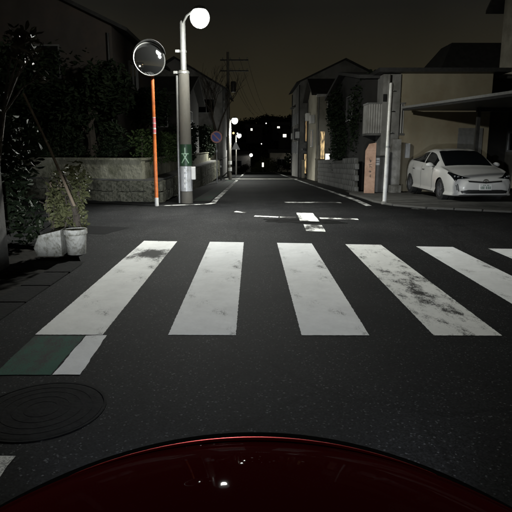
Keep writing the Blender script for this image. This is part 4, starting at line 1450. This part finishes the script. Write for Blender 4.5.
for k, (x, y, s_) in enumerate([(-1.6, 82, 1.5), (0.5, 83.5, 1.7), (2.3, 82.5, 2.3), (3.7, 85, 2.4), (5.4, 84, 1.5), (1.0, 96, 3.4)]):
    bs = thing('bush', ['bush at the street end under the farthest lamp', 'bush at the street end left of the white marker', 'pale-edged bush at the street end right of the white marker', 'tall bush before the low pale house',
                        'low bush beside the low pale house', 'large dark bush rising behind the street end'][k], 'bush', (x, y, prof(y)), 0, 'bushes at the street end')
    leaves(MB(), bushy(8, 0, 0, .55 * s_, .6 * s_, .5 * s_, .5 * s_, .5), 900, .11).build('foliage', 'leaf_olive' if k in (2, 1) else 'leaf_dark', bs)
    mb = MB()
    for j in range(4):
        mb.tube([(0, 0, -.1), (random.uniform(-.3, .3) * s_, random.uniform(-.3, .3) * s_, .8 * s_)], [.05, .02], 5)
    mb.build('branch', 'bark', bs)


bk = thing('house', 'house with lit windows behind the red car, seen only in the mirror', 'house', (4.6, -17, 0))
MB().box((0, -3, 2.6), (9, 6, 5.4)).build('wall', 'plaster_cream', bk)
rf, gmsh = gable_roof(bk, -4.5, 4.5, -6, 0, 5.25, 6.8, 'X', .4)
gmsh.build('gable', 'plaster_cream', bk)
window(bk, (-1.2, 0, 1.7), 2.6, 2.4, (0, 1, 0), pane='window_white', frame='white_metal', fr=.08, bars=1)
window(bk, (2.6, 0, 3.9), 1.6, 1.2, (0, 1, 0), pane='window_warm', frame='white_metal', fr=.06, bars=1)

# ------------------------------------------------------------------ white parked car
def cr(P, t_):
    """Catmull-Rom through P (list of np arrays), t in [0, len-1]"""
    n = len(P) - 1
    i = min(int(t_), n - 1)
    u = t_ - i
    p1, p2 = P[i], P[i + 1]
    p0 = P[i - 1] if i > 0 else 2 * p1 - p2
    p3 = P[i + 2] if i + 2 <= n else 2 * p2 - p1
    return 0.5 * ((2 * p1) + (p2 - p0) * u + (2 * p0 - 5 * p1 + 4 * p2 - p3) * u * u + (3 * p1 - p0 - 3 * p2 + p3) * u ** 3)


def interp(tab, y):
    return float(np.interp(y, [a for a, _ in tab], [b_ for _, b_ in tab]))


T_w = [(-.02, .60), (.05, .715), (.15, .80), (.35, .855), (.8, .878), (1.3, .88), (3.2, .88), (3.9, .85), (4.3, .77), (4.52, .64)]
T_zb = [(-.02, .24), (.1, .20), (.5, .18), (4.0, .20), (4.52, .34)]
T_top = [(-.02, .625), (.05, .68), (.15, .735), (.35, .805), (.7, .905), (1.05, .985), (1.3, 1.125), (1.6, 1.29), (1.9, 1.415), (2.2, 1.47), (2.5, 1.475), (2.9, 1.45), (3.4, 1.36), (3.9, 1.24), (4.2, 1.14), (4.38, 1.03), (4.52, .82)]
T_w5 = [(-.02, .42), (.05, .52), (.15, .60), (.35, .66), (.7, .70), (1.05, .72), (1.3, .705), (1.6, .665), (1.9, .61), (2.2, .585), (2.9, .57), (3.4, .545), (3.9, .50), (4.2, .50), (4.38, .50), (4.52, .45)]
T_d5 = [(-.02, .01), (.35, .015), (1.05, .03), (1.6, .06), (2.2, .065), (3.4, .07), (4.2, .05), (4.52, .02)]
T_z4 = [(-.02, .585), (.05, .64), (.15, .70), (.35, .775), (.7, .86), (1.05, .905), (1.6, .935), (2.4, .965), (3.2, 1.02), (3.8, 1.06), (4.2, 1.03), (4.4, .92), (4.52, .74)]
T_f4 = [(-.02, .86), (.05, .90), (.35, .945), (1.05, .955), (2.0, .945), (3.6, .93), (4.52, .88)]
ysta = [-.02, .04, .12, .25, .45, .7, .95, 1.1, 1.35, 1.6, 1.85, 2.1, 2.4, 2.8, 3.2, 3.6, 3.9, 4.15, 4.35, 4.46, 4.52]
rings = []
for y in ysta:
    wmx, zb, zt = interp(T_w, y), interp(T_zb, y), interp(T_top, y)
    w5, z5 = interp(T_w5, y), zt - interp(T_d5, y)
    z4, w4 = interp(T_z4, y), wmx * interp(T_f4, y)
    z4 = min(z4, z5 - .012)
    zm = zb + (z4 - zb) * .60
    rings.append([np.array(q) for q in [(0, y, zb), (wmx * .93, y, zb), (wmx * .975, y, zb + (zm - zb) * .35), (wmx, y, zm), (w4, y, z4), (w5, y, z5), (w5 * .52, y, zt - (zt - z5) * .22), (0, y, zt)]])
NS, NR = 210, 91
grid = []
yfine = []
for i in range(NS + 1):
    ts = (len(rings) - 1) * i / NS
    ring = [cr([rg[k] for rg in rings], ts) for k in range(8)]
    row = []
    for j in range(NR + 1):
        row.append(cr(ring, 7 * j / NR))
    grid.append(row)
WY = (0.93, 3.63)
WZ, WR = 0.32, 0.345
for i in range(NS + 1):
    for j in range(NR + 1):
        p = grid[i][j]
        for wy in WY:
            dy, dz = p[1] - wy, p[2] - WZ
            r_ = math.hypot(dy, dz)
            if abs(p[0]) > .6 and WR - .019 < r_ < WR + .019:
                p[1] = wy + dy * WR / r_
                p[2] = WZ + dz * WR / r_
parts = {'body': MB(), 'windscreen': MB(), 'side_window': MB()}
sw2 = MB()
vid = {}


def face_kind(i, j):
    tr = 7 * (j + .5) / NR
    c_ = (grid[i][j] + grid[i + 1][j + 1]) / 2
    for wy in WY:
        if abs(c_[0]) > .6 and math.hypot(c_[1] - wy, c_[2] - WZ) < WR - .004 and tr < 4:
            return None
    if 1.07 < c_[1] < 1.93 and tr > 5.12:
        return 'windscreen'
    if tr > 4.12 and tr < 4.86 and 1.42 < c_[1] < 3.78 and not (2.40 < c_[1] < 2.47):
        if c_[2] > interp(T_z4, c_[1]) + .015:
            return 'side_window'
    if 3.35 < c_[1] < 4.15 and tr > 5.25:
        return 'rear_window'
    return 'body'


bufs = {}
for i in range(NS):
    for j in range(NR):
        k = face_kind(i, j)
        if k is None:
            continue
        q = [grid[i][j], grid[i][j + 1], grid[i + 1][j + 1], grid[i + 1][j]]
        for s_ in (1, -1):
            key = k if k != 'side_window' else ('side_window_r' if s_ > 0 else 'side_window_l')
            bufs.setdefault(key, []).append([(s_ * p[0], p[1], p[2]) for p in q])
# front and rear caps
for idx, sgn in ((0, -1), (NS, 1)):
    rg = grid[idx]
    zc = (rg[0][2] + rg[-1][2]) / 2
    prev = [np.array(p) for p in rg]
    for st_, (sc_, dy) in enumerate([(.97, .014), (.85, .03), (.6, .044), (.3, .05), (.02, .052)]):
        cur = [np.array((p[0] * sc_, rg[0][1] + sgn * dy, zc + (p[2] - zc) * sc_)) for p in rg]
        for j in range(NR):
            for s_ in (1, -1):
                bufs['body'].append([(s_ * p[0], p[1], p[2]) for p in (prev[j], prev[j + 1], cur[j + 1], cur[j])])
        prev = cur


def soup(faces, name, mat, parent, smooth='all'):
    bm = bmesh.new()
    for f in faces:
        try:
            bm.faces.new([bm.verts.new(p) for p in f])
        except ValueError:
            pass
    bmesh.ops.remove_doubles(bm, verts=bm.verts[:], dist=.0008)
    bmesh.ops.recalc_face_normals(bm, faces=bm.faces[:])
    me = bpy.data.meshes.new(name)
    bm.to_mesh(me)
    bm.free()
    return mk(name, me, mat, parent, smooth)


car = thing('parked_car', 'white hatchback car parked under the dark carport', 'car', (5.90, 13.75, prof(16) + 0.03), R(1.5))
car.scale = (.955, .955, .945)
body = soup(bufs['body'], 'body', 'car_white', car, 42)
soup(bufs['windscreen'], 'windscreen', 'glass_dark', car)
soup(bufs['side_window_l'], 'side_window', 'glass_dark', car)
soup(bufs['side_window_r'], 'side_window', 'glass_dark', car)
soup(bufs['rear_window'], 'rear_window', 'glass_dark', car)
allf = [f for k in bufs for f in bufs[k]]
bv_v = []
bv_f = []
for f in allf:
    o_ = len(bv_v)
    bv_v += [Vector(p) for p in f]
    bv_f.append((o_, o_ + 1, o_ + 2, o_ + 3))
bvh = BVHTree.FromPolygons(bv_v, bv_f)


def decal(poly, name, mat, parent, view='front', offs=.006, cuts=4, mirror=False):
    """patch with the outline poly laid onto the car's surface"""
    obs = []
    for s_ in ((1, -1) if mirror else (1,)):
        bm = bmesh.new()
        if view == 'front':
            vs = [bm.verts.new((x * s_, -1.0, z)) for x, z in poly]
        else:
            vs = [bm.verts.new((-2.0 * s_, x, z)) for x, z in poly]
        bm.faces.new(vs)
        bmesh.ops.triangulate(bm, faces=bm.faces[:])
        for _ in range(2):
            bmesh.ops.subdivide_edges(bm, edges=bm.edges[:], cuts=cuts if _ == 0 else 1, use_grid_fill=True)
        d = Vector((0, 1, 0)) if view == 'front' else Vector((s_, 0, 0))
        bad = []
        for v in bm.verts:
            hit, nrm, _, _ = bvh.ray_cast(v.co, d)
            if hit is None:
                bad.append(v)
                continue
            v.co = hit - d * offs
        if bad:
            bmesh.ops.delete(bm, geom=bad, context='VERTS')
        bmesh.ops.recalc_face_normals(bm, faces=bm.faces[:])
        me = bpy.data.meshes.new(name)
        bm.to_mesh(me)
        bm.free()
        obs.append(mk(name, me, mat, parent, 'all'))
    return obs


hl = decal([(.36, .685), (.50, .71), (.66, .775), (.80, .84), (.83, .80), (.795, .70), (.765, .615), (.735, .59), (.70, .655), (.60, .665)], 'headlight', 'glass_dark', car, offs=.006, mirror=True)
for s_, h_ in zip((1, -1), hl):
    for (x, z, r_) in ((.665, .715, .036), (.735, .725, .030), (.575, .69, .022)):
        hit = bvh.ray_cast(Vector((x * s_, -1, z)), Vector((0, 1, 0)))[0]
        MB().ico((hit.x, hit.y - .008, hit.z), r_, 2, (1, .45, 1)).build('reflector', 'lens_clear', h_, smooth='all')
decal([(-.46, .585), (0, .552), (.46, .585), (.44, .612), (0, .585), (-.44, .612)], 'upper_grille', 'black_trim', car, offs=.007)
decal([(-.47, .614), (0, .588), (.47, .614), (.455, .624), (0, .600), (-.455, .624)], 'grille_trim', 'chrome', car, offs=.009)
decal([(-.60, .275), (.60, .275), (.64, .345), (.45, .378), (-.45, .378), (-.64, .345)], 'lower_grille', 'black_trim', car, offs=.007)
decal([(-.66, .215), (.66, .215), (.66, .235), (-.66, .235)], 'front_lip', 'black_trim', car, offs=.008)
decal([(.69, .36), (.725, .36), (.75, .50), (.725, .50)], 'fog_light', 'lens_clear', car, offs=.008, mirror=True)
decal([(.66, .33), (.68, .33), (.72, .53), (.70, .53)], 'fog_surround', 'black_trim', car, offs=.007, mirror=True)
# emblem: three crossing ovals
em = MB()


def oval(mb, cx, cz, rx, rz, th, y):
    V = []
    F = []
    n = 28
    for i in range(n):
        a = 2 * math.pi * i / n
        V += [(cx + rx * math.cos(a), y, cz + rz * math.sin(a)), (cx + (rx - th) * math.cos(a), y, cz + (rz - th) * math.sin(a)),
              (cx + (rx - th) * math.cos(a), y - .012, cz + (rz - th) * math.sin(a)), (cx + rx * math.cos(a), y - .012, cz + rz * math.sin(a))]
    for i in range(n):
        k = (i + 1) % n
        for j in range(4):
            F.append((i * 4 + j, k * 4 + j, k * 4 + (j + 1) % 4, i * 4 + (j + 1) % 4))
    mb.add(V, F)


oval(em, 0, .605, .078, .054, .011, -.072)
oval(em, 0, .627, .050, .020, .008, -.073)
oval(em, 0, .607, .021, .040, .007, -.074)
em.build('emblem', 'chrome', car, smooth=True)
pl_ = MB().bevbox((0, -.085, .452), (.33, .018, .165), .006).build('licence_plate', 'plate', car)
pt = MB()
for x in (-.10, -.055, .02, .07, .115):
    pt.box((x, -.0955, .436), (.028, .003, .07))
for x in (-.06, -.02, .04, .07):
    pt.box((x, -.0955, .502), (.02, .003, .03))
pt.box((-.137, -.0955, .436), (.015, .003, .03))
pt.build('lettering', 'plate_ink', pl_)
# side lines, handles, mirrors, wipers
for s_ in (-1, 1):
    pass
decal([(1.60, .25), (1.612, .25), (1.522, .93), (1.51, .93)], 'door_seam', 'black_trim', car, 'side', .003, mirror=True)
decal([(2.53, .25), (2.542, .25), (2.542, .965), (2.53, .965)], 'door_seam', 'black_trim', car, 'side', .003, mirror=True)
decal([(3.28, .60), (3.29, .60), (3.42, 1.02), (3.41, 1.02)], 'door_seam', 'black_trim', car, 'side', .003, mirror=True)
decal([(1.35, .215), (3.25, .215), (3.25, .245), (1.35, .245)], 'sill_trim', 'black_trim', car, 'side', .003, mirror=True)
for y in (2.30, 3.20):
    for s_ in (-1, 1):
        hit = bvh.ray_cast(Vector((2 * s_, y, .84)), Vector((-s_, 0, 0)))[0]
        MB().bevbox((hit.x + s_ * .02, y, .84), (.03, .19, .03), .008).build('door_handle', 'chrome', car)
for s_ in (-1, 1):
    mr_ = MB().ico((s_ * .985, 1.50, 1.00), .11, 2, (1.05, .62, .66)).build('door_mirror', 'car_white', car, smooth='all')
    MB().box((s_ * .88, 1.50, .955), (.10, .05, .03)).build('mirror_stalk', 'black_trim', mr_)
wheel0 = None
for wy in WY:
    for s_ in (-1, 1):
        tyre = MB().lathe([(.205, -.095), (.285, -.10), (.315, -.08), (.32, 0), (.315, .08), (.285, .10), (.205, .095)], n=32, axis='X', cap=False)
        wo = tyre.build('wheel', 'rubber', car, smooth=True)
        wo.location = (s_ * .765, wy, WZ)
        rim = MB().lathe([(.207, -.09), (.207, .09), (.19, .09), (.19, .03), (.02, .03)], n=32, axis='X', cap=False)
        for k in range(5):
            a = 2 * math.pi * k / 5 + .3
            rim.box((.062, .11 * math.cos(a), .11 * math.sin(a)), (.03, .19, .05), 0, a)
        rim.lathe([(.045, .05), (.045, .085), (.02, .09)], n=14, axis='X')
        ro = rim.build('rim', 'rim', wo, smooth=True)
        if s_ < 0:
            wo.rotation_euler = (0, 0, math.pi)
        arch = MB().lathe([(.36, -.02), (.36, .12)], n=28, axis='X').build('wheel_well', 'black_trim', car)
        arch.location = (s_ * .60 - .05, wy, WZ + .005)
MB().box((0, 2.3, .24), (1.30, 3.9, .12)).build('underbody', 'black_trim', car)

# ------------------------------------------------------------------ the red car the picture is taken from
rc = thing('red_car', 'dark red rounded car bonnet at the bottom of the picture', 'car', (0, 0, 0))


def hood_z(x, y):
    return .900 - .16 * (y - .68) - .5675 * (y - .68) ** 2 - .59 * x * x


def hood_front(x):
    return .935 - .30 * x * x


HV = []
HF = []
nx_, ny_ = 60, 46
for j in range(ny_ + 1):
    for i in range(nx_ + 1):
        x = -.66 + 1.32 * i / nx_
        t_ = j / ny_
        yf = hood_front(x)
        y = .42 + (yf - .42) * t_
        z = hood_z(x, y)
        # rolled lip at the leading edge
        e = (yf - y)
        z += .006 * math.exp(-((e - .022) / .012) ** 2)
        HV.append((x, y, z))
for j in range(ny_):
    for i in range(nx_):
        a = j * (nx_ + 1) + i
        HF.append((a, a + 1, a + nx_ + 2, a + nx_ + 1))
bonnet = MB().add(HV, HF)
o0 = len(bonnet.v)
# turned-down rim
for i in range(nx_ + 1):
    x = -.66 + 1.32 * i / nx_
    bonnet.v.append((x, hood_front(x) + .004, hood_z(x, hood_front(x)) - .03))
for i in range(nx_):
    a = ny_ * (nx_ + 1) + i
    bonnet.f.append((a, a + 1, o0 + i + 1, o0 + i))
bonnet.build('bonnet', 'car_red', rc, smooth='all')
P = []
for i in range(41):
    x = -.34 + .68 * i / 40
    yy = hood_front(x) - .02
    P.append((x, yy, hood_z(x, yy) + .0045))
MB().tube(P, [.0008 + .0056 * math.sin(math.pi * i / 40) ** .5 for i in range(41)], 8).build('bonnet_highlight', 'car_red_highlight', rc, smooth='all')  # added strip, drawing the red highlight line along the bonnet's front edge
# nose: black grille panel and bumper in front of the bonnet, down to the ground clearance
NV = []
NF = []
tn = 22
for j in range(tn + 1):
    for i in range(nx_ + 1):
        x = -.80 + 1.60 * i / nx_
        t_ = j / tn
        yf = hood_front(x) + .012
        y = yf + (.42 - .22 * x * x) * math.sin(t_ * math.pi / 2) ** .9
        zs = hood_z(x, yf) - .006
        dy = y - yf
        z = hood_z(x, y) - .005 + .019 * math.exp(-((dy - .15) / .085) ** 2) - (zs - .30) * t_ ** 4 * .6
        NV.append((x, y, max(z, .22)))
for j in range(tn):
    for i in range(nx_):
        a = j * (nx_ + 1) + i
        NF.append((a, a + 1, a + nx_ + 2, a + nx_ + 1))
MB().add(NV, NF).build('nose_panel', 'black_matt', rc, smooth='all')
for s_ in (-1, 1):
    FV = []
    FF = []
    for j in range(25):
        y = -1.2 + j * (2.35 / 24)
        yy = min(y, 1.0)
        xi = .662
        for k in range(9):
            u = k / 8
            x = xi + .17 * math.sin(u * math.pi / 2)
            x = min(x, .835 - .10 * max(0, y - .6) ** 2)
            zt = hood_z(.66, max(min(y, 1.0), .55)) - .006 + (.02 if y < .55 else 0)
            z = zt - (zt - .24) * (1 - math.cos(u * math.pi / 2)) ** .8
            FV.append((s_ * x, y, z))
    for j in range(24):
        for k in range(8):
            a = j * 9 + k
            c_ = Vector(FV[a])
            if math.hypot(c_.y - .72, c_.z - .29) < .33 and c_.z < .6 and k > 3:
                continue
            FF.append((a, a + 1, a + 10, a + 9))
    MB().add(FV, FF).build('fender', 'car_red', rc, smooth='all')
    tyre = MB().lathe([(.19, -.09), (.27, -.095), (.295, -.07), (.30, 0), (.295, .07), (.27, .095), (.19, .09)], n=28, axis='X', cap=False)
    wo = tyre.build('wheel', 'rubber', rc, smooth=True)
    wo.location = (s_ * .72, .72, .30)
    MB().lathe([(.19, -.06), (.19, .05), (.02, .05)], n=28, axis='X').build('rim', 'rim', wo)
    hl_ = MB().ico((s_ * .735, 1.08, .56), .09, 2, (1.0, .6, .8)).build('headlight', 'black_trim', rc, smooth='all')
    MB().lathe([(.05, 0), (.05, .012), (.03, .02)], (s_ * .735, 1.128, .56), n=18, axis='Y').build('bulb', 'headlamp', hl_, smooth=True)
MB().box((0, .36, .86), (1.30, .16, .06)).build('cowl', 'black_trim', rc)
MB().box((0, 0.1, .26), (1.30, 1.9, .10)).build('underbody', 'black_trim', rc)
dm = MB()
for (x, y) in ((-.03, .955),):
    dm.ico((x, y, hood_z(x, y) + .006), .0022, 1)
for s_ in (-1, 1):
    ld = bpy.data.lights.new('headlight_beam', 'SPOT')
    ld.energy = HEAD_P
    ld.color = (0.88, 0.94, 1.0)
    ld.spot_size = R(13)
    ld.spot_blend = 0.9
    ld.shadow_soft_size = 0.06
    lo = bpy.data.objects.new('headlight_beam', ld)
    col.objects.link(lo)
    lo.parent = rc
    lo.location = (s_ * .735, 1.20, .56)
    lo.rotation_euler = (R(90 - 0.6), 0, R(1.5 * -s_))
    lo.scale = (6.5, 1, 1)
    ls = bpy.data.lights.new('headlight_spill', 'SPOT')
    ls.energy = 56.0
    ls.color = (0.72, 0.80, 1.0)
    ls.spot_size = R(64)
    ls.spot_blend = 1.0
    ls.shadow_soft_size = 0.06
    l2 = bpy.data.objects.new('headlight_spill', ls)
    col.objects.link(l2)
    l2.parent = rc
    l2.location = (s_ * .735, 1.20, .56)
    l2.rotation_euler = (R(90 - 14), 0, R(8 * s_))
